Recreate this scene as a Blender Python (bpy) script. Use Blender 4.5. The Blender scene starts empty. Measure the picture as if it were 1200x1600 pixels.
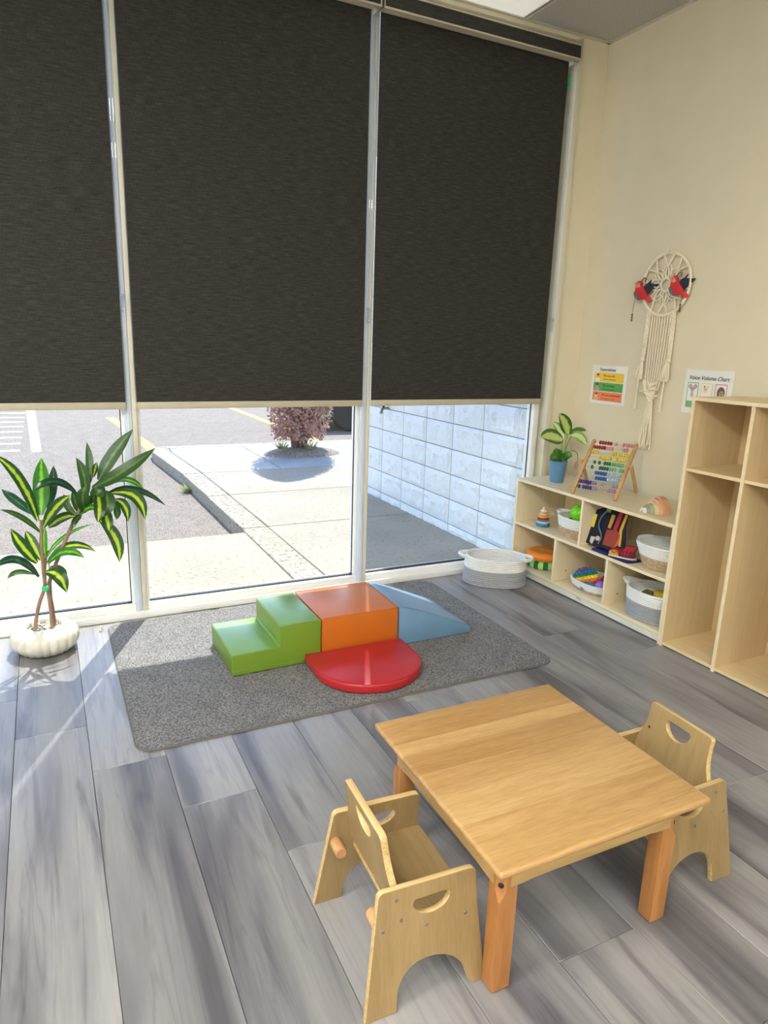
import bpy, bmesh, math, random
from mathutils import Vector, Matrix, Euler

# ---------------------------------------------------------------- camera, light, exposure
S = bpy.context.scene
COL = S.collection
cam_d = bpy.data.cameras.new('camera'); cam = bpy.data.objects.new('camera', cam_d); COL.objects.link(cam)
RC = [[0.8976997835145104, -0.4395333788542674, 0.030749106505720096],
      [-0.0790343282408788, -0.2292890078222891, -0.9701443840230011],
      [0.4334612712082386, 0.8684681685385794, -0.2405709180215194]]
rx, ry, rz = (Vector(r) for r in RC)
m = Matrix(((rx.x, -ry.x, -rz.x, 0), (rx.y, -ry.y, -rz.y, 0), (rx.z, -ry.z, -rz.z, 1.45), (0, 0, 0, 1)))
cam.matrix_world = m
cam_d.sensor_fit = 'VERTICAL'; cam_d.sensor_height = 36; cam_d.sensor_width = 27; cam_d.lens = 24.015
cam_d.clip_start = .05; cam_d.clip_end = 300
S.camera = cam
S.view_settings.view_transform = 'Standard'; S.view_settings.look = 'None'
S.view_settings.gamma = 1; S.view_settings.use_curve_mapping = False
S.view_settings.exposure = 0.16

SUN_DIR = Vector((-.45, -1.0, -1.90)).normalized()
w = bpy.data.worlds.new('sky'); S.world = w; w.use_nodes = True
wn = w.node_tree.nodes; wl = w.node_tree.links; wn.clear()
sky = wn.new('ShaderNodeTexSky'); sky.sky_type = 'NISHITA'; sky.sun_disc = False
sky.sun_elevation = math.radians(60); sky.sun_rotation = math.radians(24); sky.air_density = 1.0; sky.dust_density = .5; sky.ozone_density = 1.3
bg = wn.new('ShaderNodeBackground'); bg.inputs['Strength'].default_value = 0.47
wo = wn.new('ShaderNodeOutputWorld'); wl.new(sky.outputs[0], bg.inputs[0]); wl.new(bg.outputs[0], wo.inputs[0])
sd = bpy.data.lights.new('sun', 'SUN'); sd.energy = 7.8; sd.angle = math.radians(.6); sd.color = (1, .95, .87)
so = bpy.data.objects.new('sun', sd); COL.objects.link(so); so.location = (4, 12, 20)
so.rotation_euler = SUN_DIR.to_track_quat('-Z', 'Y').to_euler()
PANEL_POWER = 34.0       # radiance of the unseen ceiling panels added to light the room
PANEL_COL = (1, .985, .94)

# ---------------------------------------------------------------- helpers
random.seed(7)
PI = math.pi
def L3(c):  # sRGB 0-255 -> linear
    return tuple(((v/255)/12.92 if v/255 <= .04045 else ((v/255+.055)/1.055)**2.4) for v in c)
def tag(o, label=None, cat=None, group=None, kind=None):
    if label: o['label'] = label
    if cat: o['category'] = cat
    if group: o['group'] = group
    if kind: o['kind'] = kind
    return o
def thing(name, label=None, cat=None, loc=(0, 0, 0), rz=0, group=None, kind=None):
    o = bpy.data.objects.new(name, None); o.empty_display_size = .05; COL.objects.link(o)
    o.location = loc; o.rotation_euler = (0, 0, rz)
    return tag(o, label, cat, group, kind)
def link_mesh(name, me, mats=None, parent=None, loc=(0, 0, 0), rot=(0, 0, 0)):
    o = bpy.data.objects.new(name, me); COL.objects.link(o)
    if mats is not None and len(me.materials) == 0:
        for mm in (mats if isinstance(mats, (list, tuple)) else [mats]): me.materials.append(mm)
    o.location = loc; o.rotation_euler = rot
    if parent is not None: o.parent = parent
    return o
def shade(me, ang=38):
    me.shade_smooth(); me.set_sharp_from_angle(angle=math.radians(ang)); return me
class B:
    """collects shapes into one mesh"""
    def __init__(s): s.bm = bmesh.new(); s.uv = None
    def _xf(s, vs, M):
        if M is not None:
            for v in vs: v.co = M @ v.co
    def box(s, lo, hi, bev=0, seg=2, M=None, mi=0):
        lo = Vector(lo); hi = Vector(hi); b = bmesh.new()
        bmesh.ops.create_cube(b, size=1)
        for v in b.verts: v.co = Vector((lo[i] + (v.co[i]+.5)*(hi[i]-lo[i]) for i in range(3)))
        if bev: bmesh.ops.bevel(b, geom=b.edges[:], offset=bev, segments=seg, affect='EDGES', profile=.5)
        return s._merge(b, M, mi)
    def _merge(s, b, M=None, mi=0):
        if M is not None: b.transform(M)
        mp = {}
        for v in b.verts: mp[v] = s.bm.verts.new(v.co)
        for f in b.faces:
            try:
                nf = s.bm.faces.new([mp[v] for v in f.verts]); nf.material_index = mi if mi else f.material_index
            except ValueError: pass
        b.free(); return s
    def mesh(s, me, M=None, mi=0):
        b = bmesh.new(); b.from_mesh(me); return s._merge(b, M, mi)
    def lathe(s, prof, seg=24, c=(0, 0, 0), sx=1, sy=1, M=None, mi=0, sup=2.0, cap=True):
        b = bmesh.new(); rings = []
        for r, z in prof:
            ring = []
            for k in range(seg):
                a = 2*PI*k/seg; ca, sa = math.cos(a), math.sin(a)
                if sup != 2.0:
                    ca = math.copysign(abs(ca)**(2/sup), ca); sa = math.copysign(abs(sa)**(2/sup), sa)
                ring.append(b.verts.new((c[0]+ca*r*sx, c[1]+sa*r*sy, c[2]+z)))
            rings.append(ring)
        for a, d in zip(rings, rings[1:]):
            for k in range(seg): b.faces.new((a[k], a[(k+1) % seg], d[(k+1) % seg], d[k]))
        if cap:
            if prof[0][0] > 1e-6: b.faces.new(rings[0][::-1])
            if prof[-1][0] > 1e-6: b.faces.new(rings[-1])
        bmesh.ops.remove_doubles(b, verts=b.verts[:], dist=1e-6)
        return s._merge(b, M, mi)
    def tube(s, pts, r, seg=8, M=None, mi=0, closed=False, flat=1.0):
        b = bmesh.new(); pts = [Vector(p) for p in pts]; n = len(pts); rings = []
        rr = r if isinstance(r, (list, tuple)) else [r]*n
        nrm = None
        for i, p in enumerate(pts):
            if closed: t = pts[(i+1) % n]-pts[i-1]
            else: t = pts[min(i+1, n-1)]-pts[max(i-1, 0)]
            if t.length < 1e-9: t = Vector((0, 0, 1))
            t.normalize()
            if nrm is None: nrm = t.orthogonal().normalized()
            nrm = (nrm - t*nrm.dot(t))
            nrm = nrm.normalized() if nrm.length > 1e-6 else t.orthogonal().normalized()
            bn = t.cross(nrm)
            rings.append([b.verts.new(p + (nrm*math.cos(2*PI*k/seg) + bn*math.sin(2*PI*k/seg)*flat)*rr[i]) for k in range(seg)])
        last = n if closed else n-1
        for i in range(last):
            a, d = rings[i], rings[(i+1) % n]
            for k in range(seg): b.faces.new((a[k], a[(k+1) % seg], d[(k+1) % seg], d[k]))
        if not closed: b.faces.new(rings[0][::-1]); b.faces.new(rings[-1])
        return s._merge(b, M, mi)
    def ball(s, c, r, seg=12, rings=8, sc=(1, 1, 1), M=None, mi=0):
        b = bmesh.new(); bmesh.ops.create_uvsphere(b, u_segments=seg, v_segments=rings, radius=r)
        for v in b.verts: v.co = Vector((v.co.x*sc[0]+c[0], v.co.y*sc[1]+c[1], v.co.z*sc[2]+c[2]))
        return s._merge(b, M, mi)
    def prism(s, poly, z0, z1, bev=0, M=None, mi=0, seg=2):
        b = bmesh.new(); vs = [b.verts.new((x, y, z0)) for x, y in poly]; f = b.faces.new(vs)
        r = bmesh.ops.extrude_face_region(b, geom=[f])
        for v in r['geom']:
            if isinstance(v, bmesh.types.BMVert): v.co.z = z1
        bmesh.ops.recalc_face_normals(b, faces=b.faces[:])
        if bev: bmesh.ops.bevel(b, geom=b.edges[:], offset=bev, segments=seg, affect='EDGES', profile=.5)
        return s._merge(b, M, mi)
    def me(s, name, ang=38):
        bmesh.ops.recalc_face_normals(s.bm, faces=s.bm.faces[:])
        me = bpy.data.meshes.new(name); s.bm.to_mesh(me); s.bm.free(); return shade(me, ang)
    def obj(s, name, mat, parent=None, loc=(0, 0, 0), rot=(0, 0, 0), ang=38):
        return link_mesh(name, s.me(name, ang), mat, parent, loc, rot)
def copy_tree(o, parent=None):
    c = o.copy(); COL.objects.link(c)
    if parent is not None: c.parent = parent
    for ch in list(o.children): copy_tree(ch, c)
    return c
def plate_me(name, loops, th, bev=.002, mats=None, edge=True):
    """flat board cut to outlines (first outer, then holes), thickness th about z=0; side faces take material 1"""
    cu = bpy.data.curves.new(name, 'CURVE'); cu.dimensions = '2D'; cu.fill_mode = 'BOTH'
    cu.extrude = th/2-bev; cu.bevel_depth = bev; cu.bevel_resolution = 1; cu.offset = -bev
    for lp in loops:
        sp = cu.splines.new('POLY'); sp.points.add(len(lp)-1); sp.use_cyclic_u = True
        for p, q in zip(sp.points, lp): p.co = (q[0], q[1], 0, 1)
    o = bpy.data.objects.new('tmp', cu); COL.objects.link(o)
    dg = bpy.context.evaluated_depsgraph_get(); me = bpy.data.meshes.new_from_object(o.evaluated_get(dg))
    bpy.data.objects.remove(o); bpy.data.curves.remove(cu)
    me.materials.clear()
    for mm in (mats or []): me.materials.append(mm)
    if edge and mats and len(mats) > 1:
        for p in me.polygons: p.material_index = 0 if abs(p.normal.z) > .9 else 1
    return shade(me, 40)
def text_me(name, body, size, th=.0004, align='CENTER', shear=0, space=1.0, off=0):
    cu = bpy.data.curves.new(name, 'FONT'); cu.body = body; cu.size = size; cu.align_x = align; cu.align_y = 'CENTER'
    cu.extrude = th; cu.shear = shear; cu.space_character = space; cu.resolution_u = 3; cu.offset = off
    o = bpy.data.objects.new('tmp', cu); COL.objects.link(o)
    dg = bpy.context.evaluated_depsgraph_get(); me = bpy.data.meshes.new_from_object(o.evaluated_get(dg))
    bpy.data.objects.remove(o); bpy.data.curves.remove(cu); me.materials.clear(); return me
def rrect(x0, y0, x1, y1, r, n=5):
    out = []
    for cx, cy, a0 in ((x1-r, y1-r, 0), (x0+r, y1-r, 90), (x0+r, y0+r, 180), (x1-r, y0+r, 270)):
        for k in range(n+1):
            a = math.radians(a0+90*k/n); out.append((cx+r*math.cos(a), cy+r*math.sin(a)))
    return out
def arc(cx, cy, rx_, ry_, a0, a1, n=12):
    return [(cx+rx_*math.cos(math.radians(a0+(a1-a0)*k/n)), cy+ry_*math.sin(math.radians(a0+(a1-a0)*k/n))) for k in range(n+1)]
def bez(a, c, d, n=10):
    a, c, d = Vector(a), Vector(c), Vector(d)
    return [(a*(1-t)**2 + c*2*t*(1-t) + d*t*t) for t in (k/n for k in range(n+1))]
def smooth_path(pts, n=6):
    pts = [Vector(p) for p in pts]; out = []
    for i in range(len(pts)-1):
        p0, p1, p2, p3 = pts[max(i-1, 0)], pts[i], pts[i+1], pts[min(i+2, len(pts)-1)]
        for k in range(n):
            t = k/n; out.append(.5*((2*p1)+(p2-p0)*t+(2*p0-5*p1+4*p2-p3)*t*t+(3*p1-p0-3*p2+p3)*t**3))
    out.append(pts[-1]); return out

# ---------------------------------------------------------------- materials
def newmat(name):
    mt = bpy.data.materials.new(name); mt.use_nodes = True; nt = mt.node_tree
    return mt, nt, nt.nodes['Principled BSDF']
def pm(name, col, rough=.6, metal=0, var=0, vs=20, bump=0, bs=80, coat=0, sheen=0, spec=.5, srgb=True, trans=0, alpha=1, emit=0, stretch=None):
    mt, nt, p = newmat(name); N = nt.nodes; K = nt.links
    c = L3(col) if srgb else col
    p.inputs['Base Color'].default_value = (*c, 1); p.inputs['Roughness'].default_value = rough
    p.inputs['Metallic'].default_value = metal; p.inputs['Specular IOR Level'].default_value = spec
    p.inputs['Coat Weight'].default_value = coat; p.inputs['Sheen Weight'].default_value = sheen
    p.inputs['Transmission Weight'].default_value = trans
    if emit: p.inputs['Emission Color'].default_value = (*c, 1); p.inputs['Emission Strength'].default_value = emit
    if var or bump:
        tc = N.new('ShaderNodeTexCoord'); src = tc.outputs['Object']
        if stretch:
            mp = N.new('ShaderNodeMapping'); mp.inputs['Scale'].default_value = stretch; K.new(src, mp.inputs[0]); src = mp.outputs[0]
    if var:
        n = N.new('ShaderNodeTexNoise'); n.inputs['Scale'].default_value = vs; n.inputs['Detail'].default_value = 5; K.new(src, n.inputs['Vector'])
        r = N.new('ShaderNodeValToRGB'); r.color_ramp.elements[0].position = .3; r.color_ramp.elements[1].position = .7
        r.color_ramp.elements[0].color = (*[v*(1-var) for v in c], 1); r.color_ramp.elements[1].color = (*[min(1, v*(1+var)) for v in c], 1)
        K.new(n.outputs[0], r.inputs[0]); K.new(r.outputs[0], p.inputs['Base Color'])
    if bump:
        n2 = N.new('ShaderNodeTexNoise'); n2.inputs['Scale'].default_value = bs; n2.inputs['Detail'].default_value = 3; K.new(src, n2.inputs['Vector'])
        b = N.new('ShaderNodeBump'); b.inputs['Strength'].default_value = bump; b.inputs['Distance'].default_value = .004
        K.new(n2.outputs[0], b.inputs['Height']); K.new(b.outputs[0], p.inputs['Normal'])
    return mt
def wood(name, light, dark, axis=0, scale=5, stretch=9, rough=.42, coat=.0, mid=.5, fine=.25, rnd=1.0, tone=.12, spec=.5):
    """grain runs along the given local axis; each object gets its own offset and tone"""
    mt, nt, p = newmat(name); N = nt.nodes; K = nt.links
    tc = N.new('ShaderNodeTexCoord'); oi = N.new('ShaderNodeObjectInfo')
    ad = N.new('ShaderNodeVectorMath'); ad.operation = 'ADD'
    mu = N.new('ShaderNodeMath'); mu.operation = 'MULTIPLY'; mu.inputs[1].default_value = 23.7*rnd
    K.new(oi.outputs['Random'], mu.inputs[0]); K.new(tc.outputs['Object'], ad.inputs[0]); K.new(mu.outputs[0], ad.inputs[1])
    mp = N.new('ShaderNodeMapping'); sc = [stretch]*3; sc[axis] = 1; mp.inputs['Scale'].default_value = sc; K.new(ad.outputs[0], mp.inputs[0])
    n1 = N.new('ShaderNodeTexNoise'); n1.inputs['Scale'].default_value = scale*.45; n1.inputs['Detail'].default_value = 4; n1.inputs['Distortion'].default_value = 1.2; K.new(mp.outputs[0], n1.inputs['Vector'])
    n2 = N.new('ShaderNodeTexNoise'); n2.inputs['Scale'].default_value = scale*4; n2.inputs['Detail'].default_value = 6; K.new(mp.outputs[0], n2.inputs['Vector'])
    mx = N.new('ShaderNodeMath'); mx.operation = 'MULTIPLY_ADD'; mx.inputs[1].default_value = fine; K.new(n2.outputs[0], mx.inputs[0])
    m2 = N.new('ShaderNodeMath'); m2.operation = 'MULTIPLY'; m2.inputs[1].default_value = 1-fine; K.new(n1.outputs[0], m2.inputs[0]); K.new(m2.outputs[0], mx.inputs[2])
    r = N.new('ShaderNodeValToRGB'); r.color_ramp.elements[0].position = mid-.17; r.color_ramp.elements[1].position = mid+.17
    r.color_ramp.elements[0].color = (*L3(dark), 1); r.color_ramp.elements[1].color = (*L3(light), 1); K.new(mx.outputs[0], r.inputs[0])
    hs = N.new('ShaderNodeHueSaturation'); mr = N.new('ShaderNodeMapRange'); mr.inputs['To Min'].default_value = 1-tone; mr.inputs['To Max'].default_value = 1+tone
    K.new(oi.outputs['Random'], mr.inputs[0]); K.new(mr.outputs[0], hs.inputs['Value']); K.new(r.outputs[0], hs.inputs['Color']); K.new(hs.outputs[0], p.inputs['Base Color'])
    p.inputs['Roughness'].default_value = rough; p.inputs['Coat Weight'].default_value = coat; p.inputs['Coat Roughness'].default_value = .2; p.inputs['Specular IOR Level'].default_value = spec
    b = N.new('ShaderNodeBump'); b.inputs['Strength'].default_value = .08; b.inputs['Distance'].default_value = .002; K.new(n2.outputs[0], b.inputs['Height']); K.new(b.outputs[0], p.inputs['Normal'])
    return mt
def floor_mat():
    mt, nt, p = newmat('grey_oak_plank'); N = nt.nodes; K = nt.links
    tc = N.new('ShaderNodeTexCoord'); oi = N.new('ShaderNodeObjectInfo')
    mu = N.new('ShaderNodeMath'); mu.operation = 'MULTIPLY'; mu.inputs[1].default_value = 61.3; K.new(oi.outputs['Random'], mu.inputs[0])
    ad = N.new('ShaderNodeVectorMath'); ad.operation = 'ADD'; K.new(tc.outputs['Object'], ad.inputs[0]); K.new(mu.outputs[0], ad.inputs[1])
    def mapped(s):
        mp = N.new('ShaderNodeMapping'); mp.inputs['Scale'].default_value = s; K.new(ad.outputs[0], mp.inputs[0]); return mp.outputs[0]
    a = N.new('ShaderNodeTexNoise'); a.inputs['Scale'].default_value = 1.0; a.inputs['Detail'].default_value = 3; a.inputs['Distortion'].default_value = .9; K.new(mapped((5.0, .7, 1)), a.inputs['Vector'])
    f = N.new('ShaderNodeTexNoise'); f.inputs['Scale'].default_value = 1.0; f.inputs['Detail'].default_value = 8; f.inputs['Roughness'].default_value = .65; K.new(mapped((90, 6, 1)), f.inputs['Vector'])
    s = N.new('ShaderNodeTexNoise'); s.inputs['Scale'].default_value = 1.0; s.inputs['Detail'].default_value = 4; s.inputs['Distortion'].default_value = 1.6; K.new(mapped((11, 1.0, 1)), s.inputs['Vector'])
    r = N.new('ShaderNodeValToRGB'); e = r.color_ramp.elements; e[0].position = .33; e[1].position = .62
    e[0].color = (*L3((92, 90, 94)), 1); e[1].color = (*L3((143, 141, 140)), 1); x = e.new(.47); x.color = (*L3((128, 126, 127)), 1); K.new(a.outputs[0], r.inputs[0])
    r2 = N.new('ShaderNodeValToRGB'); e = r2.color_ramp.elements; e[0].position = .29; e[1].position = .43; e[0].color = (.62, .60, .63, 1); e[1].color = (1, 1, 1, 1); K.new(s.outputs[0], r2.inputs[0])
    r3 = N.new('ShaderNodeValToRGB'); e = r3.color_ramp.elements; e[0].position = .3; e[1].position = .7; e[0].color = (.9, .9, .9, 1); e[1].color = (1.06, 1.06, 1.06, 1); K.new(f.outputs[0], r3.inputs[0])
    def mul(u, v):
        mm = N.new('ShaderNodeMix'); mm.data_type = 'RGBA'; mm.blend_type = 'MULTIPLY'; mm.inputs[0].default_value = 1; K.new(u, mm.inputs[6]); K.new(v, mm.inputs[7]); return mm.outputs[2]
    v = N.new('ShaderNodeTexNoise'); v.inputs['Scale'].default_value = 1.0; v.inputs['Detail'].default_value = 5; v.inputs['Distortion'].default_value = .8; K.new(mapped((10, .55, 1)), v.inputs['Vector'])
    v1 = N.new('ShaderNodeMath'); v1.operation = 'SUBTRACT'; v1.inputs[1].default_value = .5; K.new(v.outputs[0], v1.inputs[0])
    v2 = N.new('ShaderNodeMath'); v2.operation = 'ABSOLUTE'; K.new(v1.outputs[0], v2.inputs[0])
    r4 = N.new('ShaderNodeValToRGB'); e = r4.color_ramp.elements; e[0].position = 0; e[1].position = .022; e[0].color = (.84, .83, .85, 1); e[1].color = (1, 1, 1, 1); K.new(v2.outputs[0], r4.inputs[0])
    c = mul(mul(mul(r.outputs[0], r2.outputs[0]), r3.outputs[0]), r4.outputs[0])
    hs = N.new('ShaderNodeHueSaturation'); mr = N.new('ShaderNodeMapRange'); mr.inputs['To Min'].default_value = .9; mr.inputs['To Max'].default_value = 1.1
    K.new(oi.outputs['Random'], mr.inputs[0]); K.new(mr.outputs[0], hs.inputs['Value']); K.new(c, hs.inputs['Color']); K.new(hs.outputs[0], p.inputs['Base Color'])
    p.inputs['Roughness'].default_value = .30
    b = N.new('ShaderNodeBump'); b.inputs['Strength'].default_value = .12; b.inputs['Distance'].default_value = .002; K.new(f.outputs[0], b.inputs['Height']); K.new(b.outputs[0], p.inputs['Normal'])
    return mt
def leaf_mat(name, edge, centre, cw=.16, rough=.38, trans=.25):
    mt, nt, p = newmat(name); N = nt.nodes; K = nt.links
    uv = N.new('ShaderNodeUVMap'); sp = N.new('ShaderNodeSeparateXYZ'); K.new(uv.outputs[0], sp.inputs[0])
    tc = N.new('ShaderNodeTexCoord'); n = N.new('ShaderNodeTexNoise'); n.inputs['Scale'].default_value = 45; K.new(tc.outputs['Object'], n.inputs['Vector'])
    a = N.new('ShaderNodeMath'); a.operation = 'SUBTRACT'; a.inputs[1].default_value = .5; K.new(sp.outputs[0], a.inputs[0])
    ab = N.new('ShaderNodeMath'); ab.operation = 'ABSOLUTE'; K.new(a.outputs[0], ab.inputs[0])
    ns = N.new('ShaderNodeMath'); ns.operation = 'MULTIPLY_ADD'; ns.inputs[1].default_value = .22; K.new(n.outputs[0], ns.inputs[0]); K.new(ab.outputs[0], ns.inputs[2])
    r = N.new('ShaderNodeValToRGB'); e = r.color_ramp.elements; e[0].position = cw+.08; e[1].position = cw+.2
    e[0].color = (*L3(centre), 1); e[1].color = (*L3(edge), 1); K.new(ns.outputs[0], r.inputs[0]); K.new(r.outputs[0], p.inputs['Base Color'])
    p.inputs['Roughness'].default_value = rough
    tr = N.new('ShaderNodeBsdfTranslucent'); K.new(r.outputs[0], tr.inputs[0]); mx = N.new('ShaderNodeMixShader'); mx.inputs[0].default_value = trans
    K.new(p.outputs[0], mx.inputs[1]); K.new(tr.outputs[0], mx.inputs[2]); K.new(mx.outputs[0], N['Material Output'].inputs[0])
    return mt
def glass_mat(name, tint=(.95, .97, .97), refl=.5, film=0.0):
    """thin sheet glass: clear with a Fresnel reflection and a faint dusty film"""
    mt, nt, p = newmat(name); N = nt.nodes; K = nt.links; N.remove(p)
    t = N.new('ShaderNodeBsdfTransparent'); t.inputs[0].default_value = (*tint, 1)
    g = N.new('ShaderNodeBsdfGlossy'); g.inputs['Roughness'].default_value = .01
    fr = N.new('ShaderNodeLayerWeight'); fr.inputs[0].default_value = .5
    pw = N.new('ShaderNodeMath'); pw.operation = 'POWER'; pw.inputs[1].default_value = 5; K.new(fr.outputs['Facing'], pw.inputs[0])
    mm = N.new('ShaderNodeMath'); mm.operation = 'MULTIPLY_ADD'; mm.inputs[1].default_value = refl; mm.inputs[2].default_value = .04*refl; K.new(pw.outputs[0], mm.inputs[0])
    mx = N.new('ShaderNodeMixShader'); K.new(mm.outputs[0], mx.inputs[0]); K.new(t.outputs[0], mx.inputs[1]); K.new(g.outputs[0], mx.inputs[2])
    K.new(mx.outputs[0], N['Material Output'].inputs[0]); return mt
def blind_mat():
    mt, nt, p = newmat('charcoal_weave'); N = nt.nodes; K = nt.links
    tc = N.new('ShaderNodeTexCoord')
    def no(sc, det):
        mp = N.new('ShaderNodeMapping'); mp.inputs['Scale'].default_value = sc; K.new(tc.outputs['Object'], mp.inputs[0])
        n = N.new('ShaderNodeTexNoise'); n.inputs['Scale'].default_value = 1; n.inputs['Detail'].default_value = det; n.inputs['Roughness'].default_value = .7; K.new(mp.outputs[0], n.inputs['Vector']); return n.outputs[0]
    a = no((14, 1, 190), 4); b = no((330, 1, 40), 2)
    mx = N.new('ShaderNodeMath'); mx.operation = 'MULTIPLY_ADD'; mx.inputs[1].default_value = .35; K.new(b, mx.inputs[0])
    m2 = N.new('ShaderNodeMath'); m2.operation = 'MULTIPLY'; m2.inputs[1].default_value = .65; K.new(a, m2.inputs[0]); K.new(m2.outputs[0], mx.inputs[2])
    r = N.new('ShaderNodeValToRGB'); e = r.color_ramp.elements; e[0].position = .34; e[1].position = .68
    e[0].color = (*L3((16, 15, 15)), 1); e[1].color = (*L3((70, 68, 62)), 1); x = e.new(.5); x.color = (*L3((42, 41, 38)), 1); K.new(mx.outputs[0], r.inputs[0]); K.new(r.outputs[0], p.inputs['Base Color'])
    p.inputs['Roughness'].default_value = .85
    bu = N.new('ShaderNodeBump'); bu.inputs['Strength'].default_value = .3; bu.inputs['Distance'].default_value = .001; K.new(mx.outputs[0], bu.inputs['Height']); K.new(bu.outputs[0], p.inputs['Normal'])
    return mt
def ground_mat(name, base, spots, scale, rough=.9, bump=.3, speck=.5):
    mt, nt, p = newmat(name); N = nt.nodes; K = nt.links
    tc = N.new('ShaderNodeTexCoord')
    n = N.new('ShaderNodeTexNoise'); n.inputs['Scale'].default_value = scale; n.inputs['Detail'].default_value = 4; K.new(tc.outputs['Object'], n.inputs['Vector'])
    n2 = N.new('ShaderNodeTexNoise'); n2.inputs['Scale'].default_value = scale*.06; n2.inputs['Detail'].default_value = 4; K.new(tc.outputs['Object'], n2.inputs['Vector'])
    r = N.new('ShaderNodeValToRGB'); e = r.color_ramp.elements; e[0].position = speck-.08; e[1].position = speck+.06; e[0].color = (*L3(spots), 1); e[1].color = (*L3(base), 1); K.new(n.outputs[0], r.inputs[0])
    r2 = N.new('ShaderNodeValToRGB'); e = r2.color_ramp.elements; e[0].position = .3; e[1].position = .7; e[0].color = (.86, .86, .86, 1); e[1].color = (1.06, 1.05, 1.04, 1); K.new(n2.outputs[0], r2.inputs[0])
    mm = N.new('ShaderNodeMix'); mm.data_type = 'RGBA'; mm.blend_type = 'MULTIPLY'; mm.inputs[0].default_value = 1; K.new(r.outputs[0], mm.inputs[6]); K.new(r2.outputs[0], mm.inputs[7]); K.new(mm.outputs[2], p.inputs['Base Color'])
    p.inputs['Roughness'].default_value = rough
    b = N.new('ShaderNodeBump'); b.inputs['Strength'].default_value = bump; b.inputs['Distance'].default_value = .01; K.new(n.outputs[0], b.inputs['Height']); K.new(b.outputs[0], p.inputs['Normal'])
    return mt

M_FLOOR = floor_mat()
M_WALL = pm('cream_wall_paint', (224, 215, 189), .85, var=.02, vs=6, bump=.06, bs=160)
M_WALLW = pm('white_wall_paint', (238, 234, 222), .85, var=.01, vs=6)
M_WHITE_TRIM = pm('cream_white_metal', (214, 209, 190), .45, bump=.01, bs=60, var=.02)
M_MULLION_L = pm('pale_blue_grey_face', (206, 217, 232), .4, metal=0, var=.03, vs=9)  # even blue-grey tone for the left half of each mullion
M_SILL = pm('white_aluminium', (236, 237, 234), .4, var=.02, vs=5)
M_GASKET = pm('black_gasket', (40, 44, 50), .6, var=.1)
M_GLASS = glass_mat('window_glass')
M_BLIND = blind_mat()
M_HEM = pm('cream_hem_bar', (180, 173, 152), .5, var=.03)
M_CLEAR = glass_mat('clear_plastic', (.9, .93, .97), 1.0)
M_TAPE = pm('green_tape', (70, 190, 130), .5, var=.06, vs=60)
M_TILE = pm('grey_ceiling_tile', (184, 182, 176), .95, var=.12, vs=110, bump=.25, bs=260)
M_GRID = pm('ceiling_grid', (205, 200, 185), .5, var=.02)
def panel_mat():
    mt, nt, p = newmat('fill_panel_lens'); p.inputs['Base Color'].default_value = (.8, .8, .76, 1); p.inputs['Roughness'].default_value = .5
    p.inputs['Emission Color'].default_value = (*PANEL_COL, 1); p.inputs['Emission Strength'].default_value = PANEL_POWER; return mt
M_FILL_PANEL = panel_mat()
M_LENS_OFF = pm('panel_lens_dim', (238, 236, 228), .5, var=.02, vs=50, emit=.38)
M_RUG = ground_mat('grey_pile', (136, 135, 134), (88, 87, 88), 160, .95, .6, .5)
M_RUGEDGE = pm('rug_edge', (100, 98, 94), .9, var=.1)
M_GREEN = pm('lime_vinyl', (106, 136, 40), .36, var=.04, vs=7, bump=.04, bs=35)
M_GREENSHEEN = pm('lime_vinyl_sheen', (108, 148, 66), .28, var=.03, vs=7, bump=.04, bs=35)  # same vinyl as the sides; window sheen put into a paler colour
M_ORANGE = pm('orange_vinyl', (186, 100, 26), .32, var=.04, vs=7, bump=.04, bs=35)
M_BLUE = pm('blue_vinyl', (104, 140, 170), .32, var=.04, vs=7, bump=.05, bs=30)
M_RED = pm('red_vinyl', (174, 36, 42), .36, var=.04, vs=7, bump=.04, bs=35)
M_BIRCH = wood('birch_laminate', (230, 216, 182), (220, 203, 165), axis=2, scale=3, stretch=14, rough=.42, tone=.03)
M_BIRCHH = wood('birch_laminate_across', (230, 216, 182), (220, 203, 165), axis=1, scale=3, stretch=14, rough=.32, tone=.03)
M_MAPLE = wood('maple_laminate', (216, 194, 152), (206, 181, 137), axis=2, scale=4, stretch=16, rough=.45, tone=.03)
M_MAPLEH = wood('maple_laminate_across', (226, 203, 158), (214, 188, 142), axis=1, scale=4, stretch=16, rough=.42, tone=.03)
M_MAPLE_EDGE = pm('maple_edge_band', (222, 204, 166), .5, var=.04, vs=30)
M_BACKP = pm('hardboard_back', (196, 172, 126), .6, var=.05, vs=14)
M_PLINTH = pm('pale_plinth', (216, 214, 196), .5, var=.03)
TB = dict(axis=0, scale=5, stretch=10, rough=.33, coat=.15, tone=.04, fine=.45)
M_TABLES = [wood('honey_maple_light', (193, 160, 109), (166, 129, 80), **TB), wood('honey_maple_mid', (186, 151, 100), (158, 120, 72), **TB), wood('honey_maple_dark', (179, 142, 91), (151, 112, 65), **TB)]
M_TLEG = wood('orange_maple_leg', (176, 124, 72), (150, 97, 50), axis=2, scale=6, stretch=9, rough=.4, tone=.06)
M_APRON = wood('pale_maple_apron', (190, 158, 104), (170, 137, 84), axis=0, scale=5, stretch=9, rough=.42, tone=.05)
M_PLY = wood('birch_plywood_face', (158, 134, 92), (138, 113, 74), axis=1, scale=5, stretch=9, rough=.42, tone=.05, fine=.35)
M_PLYE = wood('plywood_edge', (214, 190, 138), (176, 142, 88), axis=0, scale=8, stretch=30, rough=.45, tone=.02)
M_DOWEL = wood('beech_dowel', (196, 152, 104), (176, 128, 82), axis=1, scale=7, stretch=9, rough=.45)
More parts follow.
